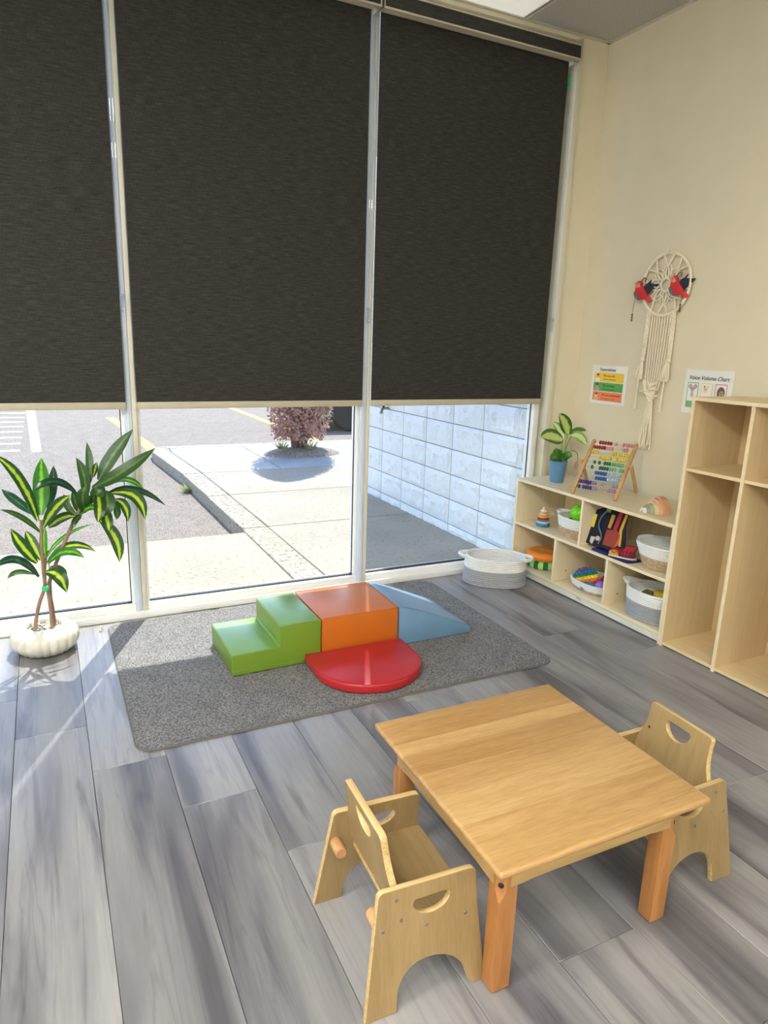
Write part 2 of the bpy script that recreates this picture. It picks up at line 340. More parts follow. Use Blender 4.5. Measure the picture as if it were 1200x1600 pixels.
M_SCREW = pm('zinc_screw', (150, 155, 160), .35, metal=.9, var=.05)
M_BLACKB = pm('black_bolt', (26, 24, 24), .45, var=.1)
M_ROPEW = pm('white_cotton_rope', (226, 226, 222), .85, var=.05, vs=120, bump=.5, bs=260)
M_ROPEG = pm('grey_cotton_rope', (158, 160, 162), .85, var=.08, vs=120, bump=.5, bs=260)
M_STRAW = pm('braided_straw', (188, 162, 126), .8, var=.28, vs=60, bump=.8, bs=90)
M_POTW = pm('white_glazed_pot', (206, 203, 192), .45, var=.04, vs=40, bump=.35, bs=110)
M_SOIL = pm('potting_moss', (92, 96, 70), .95, var=.5, vs=60, bump=1, bs=90)
M_GRAVEL = pm('white_gravel', (200, 200, 190), .9, var=.2, vs=80, bump=1, bs=120)
M_TRUNK = pm('brown_cane', (140, 112, 92), .7, var=.2, vs=40, bump=.4, bs=90)
M_LEAF = {'s': leaf_mat('striped_leaf', (40, 80, 34), (186, 204, 60), .11, trans=.4), 'g': leaf_mat('bright_leaf', (52, 120, 32), (130, 190, 50), .08, trans=.4),
          'd': leaf_mat('deep_leaf', (50, 84, 38), (96, 132, 48), .03, trans=.35), 'b': leaf_mat('shiny_leaf', (34, 66, 50), (60, 104, 60), .04, rough=.18),
          'v': leaf_mat('variegated_leaf', (56, 110, 36), (196, 208, 120), .22, trans=.3), 'p': leaf_mat('pale_leaf', (140, 176, 90), (214, 224, 170), .2, trans=.3),
          'm': leaf_mat('mid_leaf', (64, 118, 44), (96, 146, 60), .04), 'k': leaf_mat('pink_leaf', (190, 150, 120), (206, 166, 136), .1)}
M_STEM = pm('green_stem', (120, 150, 70), .5, var=.1)
M_TIE = pm('green_tie', (60, 190, 110), .5, var=.05)
M_POTB = pm('blue_plastic_pot', (84, 128, 166), .38, var=.03)
M_ABW = wood('light_beech', (206, 164, 112), (184, 138, 88), axis=2, scale=8, stretch=8, rough=.45)
M_WIRE = pm('steel_wire', (190, 190, 190), .3, metal=.9, var=.03)
M_PAPER = pm('white_paper', (236, 236, 232), .45, var=.01)
M_CORD = pm('cream_macrame_cord', (240, 231, 206), .9, var=.08, vs=90, bump=.5, bs=300)
M_SILICONE = lambda n, c: pm(n, c, .5, var=.03)
DRAC=[[[-0.068, 3.33, 0.626], [-0.107, 3.27, 0.868], [-0.207, 3.25, 0.944], 0.046, 's'], [[-0.054, 3.33, 0.653], [-0.042, 3.37, 0.778], [-0.032, 3.37, 0.904], 0.068, 'g'], [[-0.024, 3.33, 0.679], [0.01, 3.44, 0.763], [0.014, 3.43, 0.857], 0.042, 'b'], [[-0.049, 3.33, 0.596], [-0.004, 3.23, 0.712], [0.07, 3.21, 0.761], 0.057, 's'], [[-0.028, 3.33, 0.594], [0.033, 3.29, 0.659], [0.084, 3.25, 0.654], 0.051, 's'], [[-0.063, 3.33, 0.573], [-0.127, 3.29, 0.677], [-0.206, 3.25, 0.708], 0.027, 'd'], [[-0.078, 3.33, 0.655], [-0.154, 3.43, 0.704], [-0.205, 3.45, 0.757], 0.041, 'b'], [[-0.074, 3.33, 0.634], [-0.09, 3.4, 0.703], [-0.105, 3.43, 0.782], 0.041, 'g'], [[-0.036, 3.33, 0.645], [0.012, 3.4, 0.666], [0.077, 3.43, 0.699], 0.042, 'g'], [[-0.087, 3.33, 0.432], [-0.143, 3.3, 0.518], [-0.175, 3.27, 0.616], 0.051, 's'], [[-0.072, 3.33, 0.444], [-0.101, 3.365, 0.519], [-0.123, 3.38, 0.574], 0.046, 's'], [[-0.086, 3.33, 0.366], [-0.158, 3.2, 0.552], [-0.248, 3.19, 0.47], 0.04, 'b'], [[-0.104, 3.33, 0.379], [-0.172, 3.25, 0.445], [-0.206, 3.25, 0.398], 0.024, 'd'], [[-0.048, 3.33, 0.423], [0.049, 3.345, 0.552], [0.163, 3.38, 0.444], 0.039, 's'], [[-0.042, 3.33, 0.426], [0.03, 3.24, 0.541], [0.106, 3.23, 0.465], 0.042, 'g'], [[-0.057, 3.33, 0.384], [0.007, 3.22, 0.425], [0.022, 3.23, 0.309], 0.058, 's'], [[-0.037, 3.33, 0.404], [0.017, 3.38, 0.391], [0.029, 3.39, 0.328], 0.028, 'd'], [[-0.052, 3.33, 0.446], [0.009, 3.41, 0.542], [0.158, 3.45, 0.561], 0.018, 'g'], [[-0.051, 3.33, 0.46], [-0.063, 3.33, 0.537], [-0.04, 3.33, 0.595], 0.032, 'g'], [[0.132, 3.33, 0.709], [0.151, 3.32, 0.825], [0.108, 3.35, 0.903], 0.043, 'd'], [[0.149, 3.33, 0.772], [0.174, 3.39, 0.855], [0.16, 3.41, 0.963], 0.034, 'd'], [[0.195, 3.33, 0.798], [0.246, 3.345, 0.899], [0.362, 3.38, 1.021], 0.06, 'd'], [[0.164, 3.33, 0.764], [0.276, 3.24, 0.822], [0.448, 3.31, 0.94], 0.061, 'd'], [[0.172, 3.33, 0.813], [0.18, 3.28, 0.858], [0.189, 3.27, 0.891], 0.027, 's'], [[0.234, 3.33, 0.737], [0.357, 3.35, 0.782], [0.491, 3.37, 0.645], 0.033, 'b'], [[0.24, 3.33, 0.734], [0.376, 3.25, 0.769], [0.378, 3.25, 0.614], 0.055, 's'], [[0.258, 3.33, 0.7], [0.312, 3.3, 0.698], [0.308, 3.31, 0.594], 0.043, 's'], [[0.213, 3.33, 0.667], [0.212, 3.22, 0.636], [0.219, 3.23, 0.574], 0.048, 's'], [[0.186, 3.33, 0.611], [0.275, 3.295, 0.538], [0.256, 3.28, 0.412], 0.055, 's'], [[0.185, 3.33, 0.741], [0.191, 3.19, 0.7], [0.171, 3.21, 0.628], 0.048, 's'], [[0.218, 3.33, 0.746], [0.238, 3.245, 0.709], [0.199, 3.26, 0.642], 0.062, 'd'], [[0.263, 3.33, 0.783], [0.334, 3.41, 0.802], [0.398, 3.41, 0.725], 0.033, 'g'], [[0.111, 3.33, 0.646], [0.088, 3.33, 0.693], [0.083, 3.33, 0.759], 0.035, 'd'], [[0.105, 3.33, 0.643], [0.152, 3.295, 0.703], [0.18, 3.28, 0.667], 0.035, 'g'], [[0.099, 3.33, 0.74], [0.013, 3.25, 0.867], [-0.075, 3.25, 0.779], 0.041, 'b'], [[0.102, 3.33, 0.654], [0.124, 3.32, 0.705], [0.172, 3.35, 0.716], 0.056, 'd'], [[0.128, 3.33, 0.652], [0.111, 3.27, 0.735], [0.134, 3.29, 0.781], 0.055, 'd'], [[0.157, 3.33, 0.7], [0.179, 3.28, 0.749], [0.218, 3.31, 0.765], 0.062, 'd'], [[0.114, 3.33, 0.639], [0.08, 3.295, 0.639], [0.07, 3.28, 0.591], 0.028, 'd'], [[0.248, 3.33, 0.694], [0.279, 3.36, 0.641], [0.26, 3.35, 0.6], 0.033, 'd'], [[0.089, 3.33, 0.648], [0.052, 3.345, 0.658], [0.046, 3.38, 0.733], 0.031, 'd']]
DIEF=[[[2.88, 3.3, 0.894], [2.77, 3.265, 0.938], [2.667, 3.25, 0.927], 0.075, 'v'], [[2.885, 3.3, 0.9], [2.896, 3.335, 0.962], [2.829, 3.35, 1.0], 0.044, 'p'], [[2.919, 3.3, 0.926], [2.893, 3.29, 1.009], [2.814, 3.28, 1.059], 0.058, 'v'], [[2.926, 3.3, 0.932], [3.027, 3.335, 0.968], [3.113, 3.35, 0.941], 0.024, 'm'], [[2.945, 3.3, 0.918], [2.999, 3.28, 0.941], [3.044, 3.26, 0.863], 0.048, 'p'], [[2.895, 3.3, 0.772], [2.816, 3.275, 0.812], [2.813, 3.27, 0.851], 0.049, 'm'], [[2.886, 3.3, 0.769], [2.787, 3.25, 0.82], [2.75, 3.24, 0.789], 0.042, 'm'], [[2.899, 3.3, 0.772], [2.896, 3.265, 0.816], [2.924, 3.25, 0.796], 0.044, 'm'], [[2.874, 3.3, 0.766], [2.882, 3.33, 0.785], [2.897, 3.32, 0.823], 0.04, 'm'], [[3.018, 3.3, 0.756], [3.024, 3.315, 0.721], [3.021, 3.31, 0.694], 0.02, 'k']]
PATHS={'trunkA': [[-0.124, 3.31, 0.108], [-0.111, 3.32, 0.177], [-0.092, 3.33, 0.245], [-0.066, 3.33, 0.316], [-0.065, 3.33, 0.404], [-0.062, 3.33, 0.519], [-0.054, 3.33, 0.632]], 'trunkA2': [[-0.051, 3.33, 0.095], [-0.05, 3.33, 0.194], [-0.055, 3.34, 0.288], [-0.063, 3.34, 0.312], [-0.059, 3.34, 0.4], [-0.043, 3.34, 0.485]], 'trunkB': [[-0.04, 3.36, 0.104], [-0.043, 3.36, 0.197], [-0.051, 3.35, 0.299], [-0.029, 3.35, 0.371], [0.013, 3.34, 0.472], [0.058, 3.33, 0.572], [0.095, 3.33, 0.648], [0.132, 3.33, 0.716]], 'st1': [[2.897, 3.3, 0.752], [2.882, 3.3, 0.827], [2.882, 3.3, 0.897]], 'st2': [[2.908, 3.3, 0.751], [2.903, 3.3, 0.839], [2.918, 3.3, 0.932]], 'st3': [[2.912, 3.31, 0.749], [2.927, 3.31, 0.857], [2.947, 3.3, 0.919]], 'st4': [[2.901, 3.29, 0.767], [2.928, 3.29, 0.816], [2.978, 3.3, 0.824], [3.021, 3.31, 0.799], [3.03, 3.31, 0.75]]}

# ---------------------------------------------------------------- the room
YW, XR, ZC = 3.57, 3.1775, 3.21
fl = B().box((-4, -5, -.12), (XR+.12, YW+.1, -.012)).obj('floor', M_GASKET); tag(fl, kind='structure')
PW, PL = .2425, 1.56
def plank_me(name, x0, x1, y0, y1):
    return B().box((x0, y0, -.012), (x1, y1, 0), bev=.0012, seg=1).me(name)
full = plank_me('floor_plank', -PW/2+.0006, PW/2-.0006, -PL/2+.0006, PL/2-.0006); full.materials.append(M_FLOOR)
for k in range(-16, 14):
    cx = -.195+PW*(k+.5); y = 2.57-.313*k
    while y > -5: y -= PL
    while y < YW:
        a, b_ = max(y, -5), min(y+PL, YW)
        if b_-a > .02:
            if b_-a > PL-.001: link_mesh('floor_plank', full, None, fl, (cx, y+PL/2, 0))
            else: link_mesh('floor_plank', plank_me('floor_plank', -PW/2+.0006, PW/2-.0006, -(b_-a)/2+.0006, (b_-a)/2-.0006), M_FLOOR, fl, (cx, (a+b_)/2, 0))
        y += PL
tag(B().box((XR, -5, 0), (XR+.12, YW+.2, ZC+.1)).obj('wall_right', M_WALL), kind='structure')
tag(B().box((-2.42, -5, 0), (-2.2, YW+.2, ZC+.1)).obj('wall_left', M_WALLW), kind='structure')  # unseen wall, set close and white to bounce light onto the right wall
tag(B().box((-4.12, -5.12, 0), (XR+.12, -5, ZC+.1)).obj('wall_back', M_WALLW), kind='structure')
# window wall: return beside the jamb, header above the glass, parapet outside
b = B(); b.box((2.972, YW, 0), (XR, YW+.2, ZC+.1)); b.box((-4, YW, 3.185), (2.972, YW+.2, ZC+.1)); b.box((-4.12, YW+.02, ZC), (XR+.3, YW+.22, 4.6)); b.box((-2.42, YW, 0), (-2.19, YW+.2, 3.2))
tag(b.obj('wall_window_side', M_WALL), kind='structure')
ce = B().box((-4.12, -5.12, ZC+.022), (XR+.12, YW+.22, ZC+.14)).obj('ceiling', M_GRID); tag(ce, kind='structure')
lights = {}
tile_me = B().box((-.298, -.298, 0), (.298, .298, .016), bev=.003, seg=1).me('ceiling_tile'); tile_me.materials.append(M_TILE)
edge_me = B().box((-.304, -.298, 0), (.304, .298, .016), bev=.003, seg=1).me('ceiling_tile'); edge_me.materials.append(M_TILE)
PANELS = [(0, 0, 1), (5, 4, 0), (5, 6, 0), (5, 8, 0), (1, 9, 0), (5, 10, 0)]     # column, row of the first tile of each 2 x 4 panel
pan_cells = set()
for c, r, off in PANELS: pan_cells |= {(c, r), (c+1, r)}
for i in range(11):
    for j in range(14):
        x, y = 2.55-.61*(i-1)-.305, YW-.61*j-.305
        if (i-1, j) in pan_cells: continue
        if y < -4.8 or x < -4: continue
        link_mesh('ceiling_tile', edge_me if i == 0 else tile_me, None, ce, (x if i else 2.864, y, ZC))
for i in range(11):
    x = 2.55-.61*i
    if x > -4: B().box((x-.012, -5, ZC-.003), (x+.012, YW, ZC+.02)).obj('grid_bar', M_GRID, ce)
for j in range(1, 15):
    y = YW-.61*j
    if y > -5: B().box((-4, y-.012, ZC-.0025), (XR, y+.012, ZC+.02)).obj('grid_bar', M_GRID, ce)
B().box((XR-.022, -5, ZC-.004), (XR, YW, ZC+.02)).obj('wall_angle', M_GRID, ce)
B().box((-4, YW-.022, ZC-.004), (XR, YW, ZC+.02)).obj('wall_angle', M_GRID, ce)
PLAB = ['dim ceiling light panel above the window blinds'] + ['added fill light panel in the unseen ceiling, %s' % q for q in ('first along the left wall from the window', 'second along the left wall from the window', 'third along the left wall from the window', 'over the room behind the camera', 'last along the left wall')]  # all but the first are unseen panels added to brighten the room
for n, (c, r, off) in enumerate(PANELS):
    x1 = 2.55-.61*c; y1 = YW-.61*r
    t = thing('ceiling_light', PLAB[n], 'ceiling light', (x1-.61, y1-.305, ZC), group='ceiling light panels')
    B().box((-.596, -.293, .001), (.596, .293, .012)).obj('diffuser', M_LENS_OFF if off else M_FILL_PANEL, t)
    f = B()
    for lo, hi in (((-.604, -.3, -.003), (.604, -.287, .02)), ((-.604, .287, -.003), (.604, .3, .02)), ((-.604, -.3, -.003), (-.591, .3, .02)), ((.591, -.3, -.003), (.604, .3, .02))): f.box(lo, hi)
    f.obj('frame', M_GRID, t)

# ---------------------------------------------------------------- windows, mullions, sill
MX = [-2.162, -.8915, .379, 1.6475]
for n, x in enumerate(MX):
    o = B().box((x+.002, YW-.004, 0), (x+(.0215 if n == 3 else .0240), YW+.11, 3.185), bev=.003).obj('trim_%d' % (n+1), M_WHITE_TRIM); tag(o, kind='structure')
    b = B(); b.box((x-.030, YW+.004, 0), (x+.001, YW+.11, 3.185), bev=.004); b.box((x-.020, YW+.0, 0), (x-.009, YW+.006, 3.185), bev=.002)
    b.obj('mullion_side', M_MULLION_L, o)
j = B().box((2.930, YW-.025, 0), (2.972, YW+.12, 3.185), bev=.004).obj('trim_6', M_WHITE_TRIM); tag(j, kind='structure')
B().box((2.904, YW+.055, 0), (2.931, YW+.115, 3.185)).obj('jamb_channel', M_SILL, j)
s_ = B().box((-2.2, YW-.008, 0), (2.930, YW+.12, .036), bev=.003).obj('trim_7', M_SILL); tag(s_, kind='structure')
B().box((-2.2, YW-.006, 0), (2.930, YW+.01, .006)).obj('floor_gasket', M_GASKET, s_)
for n in range(4):
    x0 = MX[n]+(.0215 if n == 3 else .0240); x1 = (MX[n+1]-.03) if n < 3 else 2.905
    wdw = thing('window_%d' % (n+1), kind='structure', loc=((x0+x1)/2, YW+.06, 0))
    hw = (x1-x0)/2
    def wb(name, lo, hi, mt, bev=.003): return B().box(lo, hi, bev=bev).obj(name, mt, wdw)
    wb('bottom_rail', (-hw, -.042, .034), (hw, .04, .070), M_SILL)
    wb('top_rail', (-hw, -.03, 3.14), (hw, .04, 3.185), M_SILL)
    s_l = .016 if n < 3 else .005; wb('side_stop', (-hw, -.035, .07), (-hw+s_l, .04, 3.14), M_SILL, .001); wb('side_stop', (hw-(.016 if n < 3 else .040), -.035, .07), (hw, .04, 3.14), M_SILL); q_ = 0 if n < 3 else .024
    g = B(); g.box((-hw+.016, -.012, .070), (hw-.016, .012, .077)); g.box((-hw+s_l, -.004, .07), (-hw+s_l+.004, .004, 3.14)); g.box((hw-.020-q_, -.004, .07), (hw-.016-q_, .004, 3.14))
    g.obj('gasket', M_GASKET, wdw)
    B().box((-hw+s_l+.002, -.003, .072), (hw-.018-q_, .003, 3.14)).obj('glass_pane', M_GLASS, wdw)

# ---------------------------------------------------------------- roller blinds
YB = 3.542
BL = [('charcoal roller blind at the left, cut by the left edge of the photo', -.865, .3525), ('widest charcoal roller blind, between the two white mullions', .4035, 1.6085),
      ('charcoal roller blind on the right, next to the cream wall', 1.662, 2.866)]
def blind(lab, x0, x1, z0, z1=3.06):
    t = thing('roller_blind', lab, 'blind', ((x0+x1)/2, YB, z0), group='roller blinds on the window wall'); h = (x1-x0)/2
    B().box((-h, -.0008, .03), (h, .0008, z1-z0)).obj('fabric', M_BLIND, t)
    B().box((-h+.0, -.007, .0), (h, .007, .034), bev=.003).obj('hem_bar', M_HEM, t)
    B().box((-h-.004, -.008, .002), (-h+.002, .008, .032), bev=.002).obj('hem_cap', M_HEM, t)
    c = B(); zz = 3.036-z0; H = 3.116-z0; hh = h+.022
    c.box((-hh, -.085, zz), (hh, -.070, zz+.010), bev=.002); c.box((-hh, -.085, H-.008), (hh, -.070, H), bev=.002)
    c.box((-hh, -.085, zz), (-hh+.008, -.070, H), bev=.002); c.box((hh-.008, -.085, zz), (hh, -.070, H), bev=.002)
    c.box((-hh, -.085, zz), (-hh+.004, .02, H+.03)); c.box((hh-.004, -.085, zz), (hh, .02, H+.03)); c.box((-hh, -.07, H-.004), (hh, .02, H))
    co = c.obj('cassette', M_HEM, t)
    B().box((-hh+.007, -.080, zz+.009), (hh-.007, -.072, H-.006)).obj('cassette_insert', M_BLIND, co)
    B().tube([(-h-.006, -.02, H-.045), (h+.006, -.02, H-.045)], .026, 16).obj('roller_tube', M_HEM, t)
    return t
blinds = [blind(l, x0, x1, 1.098) for l, x0, x1 in BL]
for bl, x in zip(blinds, (.369-.002, 1.636, 2.918)):     # pull chain with its clear tensioner, hanging on the mullion at the right of each blind
    c = bl.location; b = B()
    yo = (-.012 if x < 2.8 else -.008)
    yf = YW+yo-c.y-.006
    for dx in (-.007, .007): b.tube([(x-c.x+dx, yf, 1.60-c.z), (x-c.x+dx, yf, 3.03-c.z)], .0016, 6)
    b.obj('pull_chain', M_CLEAR, bl)
    b = B(); b.box((x-c.x-.011, yf-.008, 1.55-c.z), (x-c.x+.011, yf+.006, 1.635-c.z), bev=.005); b.lathe([(.009, 0), (.009, .006)], 12, M=Matrix.Translation((x-c.x, yf-.008, 1.62-c.z)) @ Matrix.Rotation(PI/2, 4, 'X'))
    b.obj('chain_tensioner', M_CLEAR, bl)
blind('raised charcoal roller blind left of the frame', -2.136, -.9175, 2.92)
b = B().box((0, 0, 0), (.016, .0012, .085)); tag(b.obj('tape_strip', M_TAPE, None, (2.9135, YW+.0235, 2.93)), 'green tape strip at the top of the right window jamb', 'tape')

# ---------------------------------------------------------------- outside
M_CONC = ground_mat('warm_concrete', (157, 150, 137), (118, 110, 98), 30, .92, .25, .36)
M_CONC2 = ground_mat('pale_new_concrete', (160, 161, 162), (146, 148, 150), 40, .92, .15, .40)
M_CURB = ground_mat('curb_concrete', (160, 153, 140), (112, 106, 98), 30, .95, .5, .42)
M_ASPH = ground_mat('sun_bleached_asphalt', (144, 134, 125), (92, 85, 79), 90, .95, .6, .47)
M_PAINTW = pm('white_road_paint', (226, 226, 224), .8, var=.06, vs=14)
M_PAINTY = pm('yellow_road_paint', (232, 206, 96), .8, var=.06, vs=14)
M_BLOCK = pm('white_painted_block', (228, 230, 234), .85, var=.05, vs=40, bump=1.0, bs=48)
M_MORTAR = pm('grey_mortar', (158, 164, 176), .95, var=.06, vs=40)
M_DIRT = ground_mat('dirt', (160, 146, 136), (110, 98, 90), 60, .95, .8, .5)
g = B().box((-30, 3.6, -.5), (40, 60, -.152)).obj('asphalt_lot', M_ASPH); tag(g, 'pale grey asphalt parking lot outside the window', 'ground', kind='structure')
b = B()
sw = thing('concrete_sidewalk', 'pale concrete walkway along the building outside', 'sidewalk', (0, 0, -.03), kind='structure')
def slab(poly, mt, name='concrete_slab', d=.13, z=0): return B().prism(poly, -d, z, bev=.006, seg=1).obj(name, mt, sw)
GAP = .006
for x0, x1 in ((-3.95, -2.66), (-2.65, -1.36), (-1.35, -.06), (-.05, 1.335)): slab([(x0, 3.68), (x1, 3.68), (x1, 5.105), (x0, 5.105)], M_CONC)
cu = [(1.343, 3.70), (1.343, 5.10), (1.33, 6.46), (1.312, 7.65), (1.22, 9.2)]
def at(y, off=0):
    for (xa, ya), (xb, yb) in zip(cu, cu[1:]):
        if y <= yb+1e-6: return xa+(xb-xa)*(y-ya)/(yb-ya)+off
    return cu[-1][0]+off
for y0, y1 in ((3.68, 5.215), (5.225, 6.455), (6.465, 7.645)):
    xe = 2.876 if y0 < 6 else 4.2
    slab([(at(y0, .213), y0), (xe, y0), (xe, y1), (at(y1, .213), y1)], M_CONC)
    slab([(at(y0), y0), (at(y0, .207), y0), (at(y1, .207), y1), (at(y1), y1)], M_CURB, 'curb_stone', .16)
slab([(at(7.655), 7.655), (at(7.655, .207), 7.655), (at(9.2, .22), 9.2), (1.46, 9.5), (1.34, 9.70), (1.24, 9.55), (at(9.2), 9.2)], M_CURB, 'curb_stone', .16)
slab([(at(7.655, .215), 7.655), (2.45, 7.655), (2.45, 9.52), (1.47, 9.50), (at(9.2, .228), 9.2)], M_CONC2)
slab([(2.458, 7.655), (5.4, 7.655), (5.4, 8.21), (2.458, 8.21)], M_CONC2); slab([(2.458, 8.218), (5.4, 8.218), (5.4, 9.092), (2.458, 9.092)], M_CONC2); slab([(2.458, 9.1), (5.4, 9.1), (5.4, 9.52), (2.458, 9.52)], M_CONC2)
slab([(1.34, 9.71), (1.47, 9.51), (5.4, 9.53), (5.4, 9.74)], M_CURB, 'curb_stone', .16)
db = B(); db.ball((3.05, 8.62, -.03), .55, 24, 8, (1, .62, .2))
tag(db.obj('planting_bed', M_DIRT, None, (0, 0, -.02)), 'bare brown dirt bed at the foot of the outdoor bush', 'dirt', kind='structure')
ORD = ['farthest', 'eighth', 'seventh', 'sixth', 'fifth', 'fourth', 'third', 'second', 'nearest']
for k, y in enumerate((16.43, 15.6, 14.8, 14.05, 13.35, 12.65, 11.95, 11.28, 10.6)):
    tag(B().box((-3.2, y-.07, -.153), (-.36, y+.07, -.149)).obj('crosswalk_stripe', M_PAINTW), '%s white hatch stripe painted on the asphalt, counted from the near end' % ORD[k], 'road marking', 'white hatch stripes on the asphalt')
tag(B().prism([(-.36, 17), (-.20, 17), (-.20, 16.2), (-.09, 10.4), (-.21, 10.4), (-.36, 16.2)], -.153, -.148).obj('crosswalk_edge_line', M_PAINTW), 'long white line bordering the painted hatch stripes', 'road marking')
tag(B().prism([(1.05, 14.5), (1.22, 14.5), (1.42, 10.5), (1.42, 9.9), (1.25, 9.9), (1.26, 11.2)], -.153, -.148).obj('parking_line', M_PAINTY), 'yellow parking line by the near curb corner', 'road marking')
tag(B().prism([(3.85, 16), (4.0, 16), (4.05, 10.0), (3.9, 10.0)], -.153, -.148).obj('parking_line', M_PAINTY), 'yellow parking line behind the red bush', 'road marking')
# block wing wall, stack bond, every block its own piece
wing = B().box((2.895, 3.66, -.14), (3.18, 6.40, 4.6)).obj('wall_wing', M_MORTAR); tag(wing, 'white painted split-face block wall outside the right pane', kind='structure')
blk = []
for v in range(6):
    rr = random.Random(v); b = bmesh.new()
    bmesh.ops.create_grid(b, x_segments=11, y_segments=6, size=.5)
    for q in b.verts:
        ed = abs(q.co.x) > .49 or abs(q.co.y) > .49
        q.co = Vector((-.018-(0 if ed else rr.uniform(0, .020)), q.co.x*.410, q.co.y*.196))
    ex = bmesh.ops.extrude_edge_only(b, edges=[e for e in b.edges if e.is_boundary])
    for q in ex['geom']:
        if isinstance(q, bmesh.types.BMVert): q.co.x = .004
    bmesh.ops.recalc_face_normals(b, faces=b.faces[:])
    me = bpy.data.meshes.new('wall_block'); b.to_mesh(me); b.free(); me.materials.append(M_BLOCK); blk.append(shade(me, 20))
for c in range(7):
    for r in range(-1, 15):
        bo = link_mesh('wall_block', blk[(c*5+r*3) % 6], None, wing, (2.895, 3.755+.2085+.4185*c-.4185, .0335+.2035*(r+.5)))
        if c == 0: bo.scale.y = .215; bo.location.y = 3.710       # the cut block beside the window
hb = thing('hose_bib', 'small brass hose tap on the white block wall', 'tap', (2.875, 5.72, .86))
B().tube([(.02, 0, 0), (-.05, 0, 0), (-.075, 0, -.01), (-.085, 0, -.05)], [.012, .012, .013, .014], 10).obj('spout', pm('aged_brass', (150, 146, 120), .5, metal=.5, var=.1), hb)
b = B(); b.lathe([(.012, -.03), (.012, .0), (.03, .004), (.036, .010), (.03, .016), (.012, .014)], 14, M=Matrix.Translation((-.045, 0, .0)) @ Matrix.Rotation(-.7, 4, 'Y') @ Matrix.Translation((0, 0, .045)))
b.obj('valve_wheel', pm('dark_handwheel', (46, 52, 64), .5, var=.1), hb)
# the bush
bu = thing('bush', 'sparse reddish bush growing at the end of the walkway', 'bush', (3.03, 8.68, -.03))
b = B(); rr = random.Random(3)
for k in range(16):
    a = rr.uniform(0, 2*PI); q = rr.uniform(.03, .10); q2 = rr.uniform(.1, .38); h = rr.uniform(.6, 2.7)
    b.tube(smooth_path([(q*math.cos(a), q*math.sin(a), 0), (q*1.3*math.cos(a), q*1.3*math.sin(a), .3), (q2*math.cos(a+.3), q2*math.sin(a+.3), h)], 4), [.02]*4+[.015]*4+[.006], 5)
b.obj('stems', pm('grey_bark', (120, 100, 90), .9, var=.2, vs=30), bu)
def twigs(name, mt, n, seed, zr, side=0):
    rr = random.Random(seed); b = bmesh.new(); made = 0
    while made < n:
        z = rr.uniform(*zr); t = (z-.15)/3.1; R_ = .50*math.sin(PI*min(1, max(.0, t*.8+.18)))**.7
        a = rr.uniform(0, 2*PI); q = R_*math.sqrt(rr.random())
        c = Vector((q*math.cos(a), q*math.sin(a), z)); u = Vector((rr.gauss(0, 1), rr.gauss(0, 1), rr.gauss(.3, 1))).normalized(); v = u.orthogonal().normalized()
        if side and c.x < .12: continue
        l, ww = rr.uniform(.03, .06), rr.uniform(.011, .021)
        vs = [b.verts.new(c+u*l*p+v*ww*s) for p, s in ((0, 0), (.5, 1), (1, 0), (.5, -1))]; b.faces.new(vs); made += 1
    me = bpy.data.meshes.new(name); b.to_mesh(me); b.free(); return tag(link_mesh(name, me, mt, bu), kind='stuff')
twigs('red_foliage', pm('dry_red_leaves', (186, 138, 128), .8, var=.25, vs=9), 19000, 5, (.20, 3.2))
twigs('green_foliage', pm('olive_leaves', (140, 146, 104), .8, var=.25, vs=9), 3500, 6, (.5, 3.0), 1)
def weed(x, y, seed, lab):
    rr = random.Random(seed); b = bmesh.new()
    for k in range(60):
        a = rr.uniform(0, 2*PI); l = rr.uniform(.05, .13); q = rr.uniform(0, .06); c = Vector((q*math.cos(a), q*math.sin(a), 0)); d = Vector((math.cos(a)*.7, math.sin(a)*.7, .6)); n = Vector((-math.sin(a), math.cos(a), 0))*.008
        b.faces.new([b.verts.new(p) for p in (c-n, c+n, c+d*l+n*.4, c+d*l-n*.4)])
    me = bpy.data.meshes.new('weed'); b.to_mesh(me); b.free(); tag(link_mesh('weed', me, pm('weed_green', (150, 158, 96), .8, var=.2), None, (x, y, .07 if x > 2 else -.15)), lab, 'weed')
weed(2.72, 8.48, 1, 'small green weed in the dirt left of the bush trunk'); weed(3.1, 8.42, 2, 'small green weed in front of the bush trunk'); weed(1.30, 7.25, 4, 'dry weed growing at the foot of the curb')
# the parked car
car = thing('car', 'pale parked car partly hidden behind the bush and blinds', 'car', (4.15, 11.5, -.15))
prof = [(0, .32), (.05, .62), (.35, .78), (1.0, .86), (1.55, 1.30), (2.0, 1.42), (3.2, 1.42), (3.75, 1.20), (4.3, .92), (4.42, .60), (4.42, .32), (3.95, .26), (3.9, .45), (3.7, .62), (3.4, .62), (3.2, .45), (3.15, .26), (1.25, .26), (1.2, .45), (1.0, .62), (.7, .62), (.5, .45), (.45, .26)]
MX90 = Matrix.Rotation(PI/2, 4, 'X')
B().prism(prof, -1.75, 0, bev=.05, M=MX90).obj('body', pm('pale_car_paint', (214, 216, 212), .25, coat=.5, var=.01), car)
dk = pm('dark_glass', (40, 46, 54), .1, var=.02)
B().prism([(1.2, .90), (1.62, 1.26), (2.45, 1.33), (2.45, .90)], -1.752, .004, bev=.004, M=MX90).obj('side_window', dk, car); B().prism([(2.5, .90), (2.5, 1.33), (3.2, 1.33), (3.62, 1.12), (3.7, .90)], -1.752, .004, bev=.004, M=MX90).obj('side_window', dk, car)
B().prism([(.02, .2), (.02, .36), (4.4, .36), (4.4, .2)], -1.74, -.02, bev=.02, M=MX90).obj('lower_sill', pm('dark_car_trim', (52, 54, 58), .7, var=.05), car)
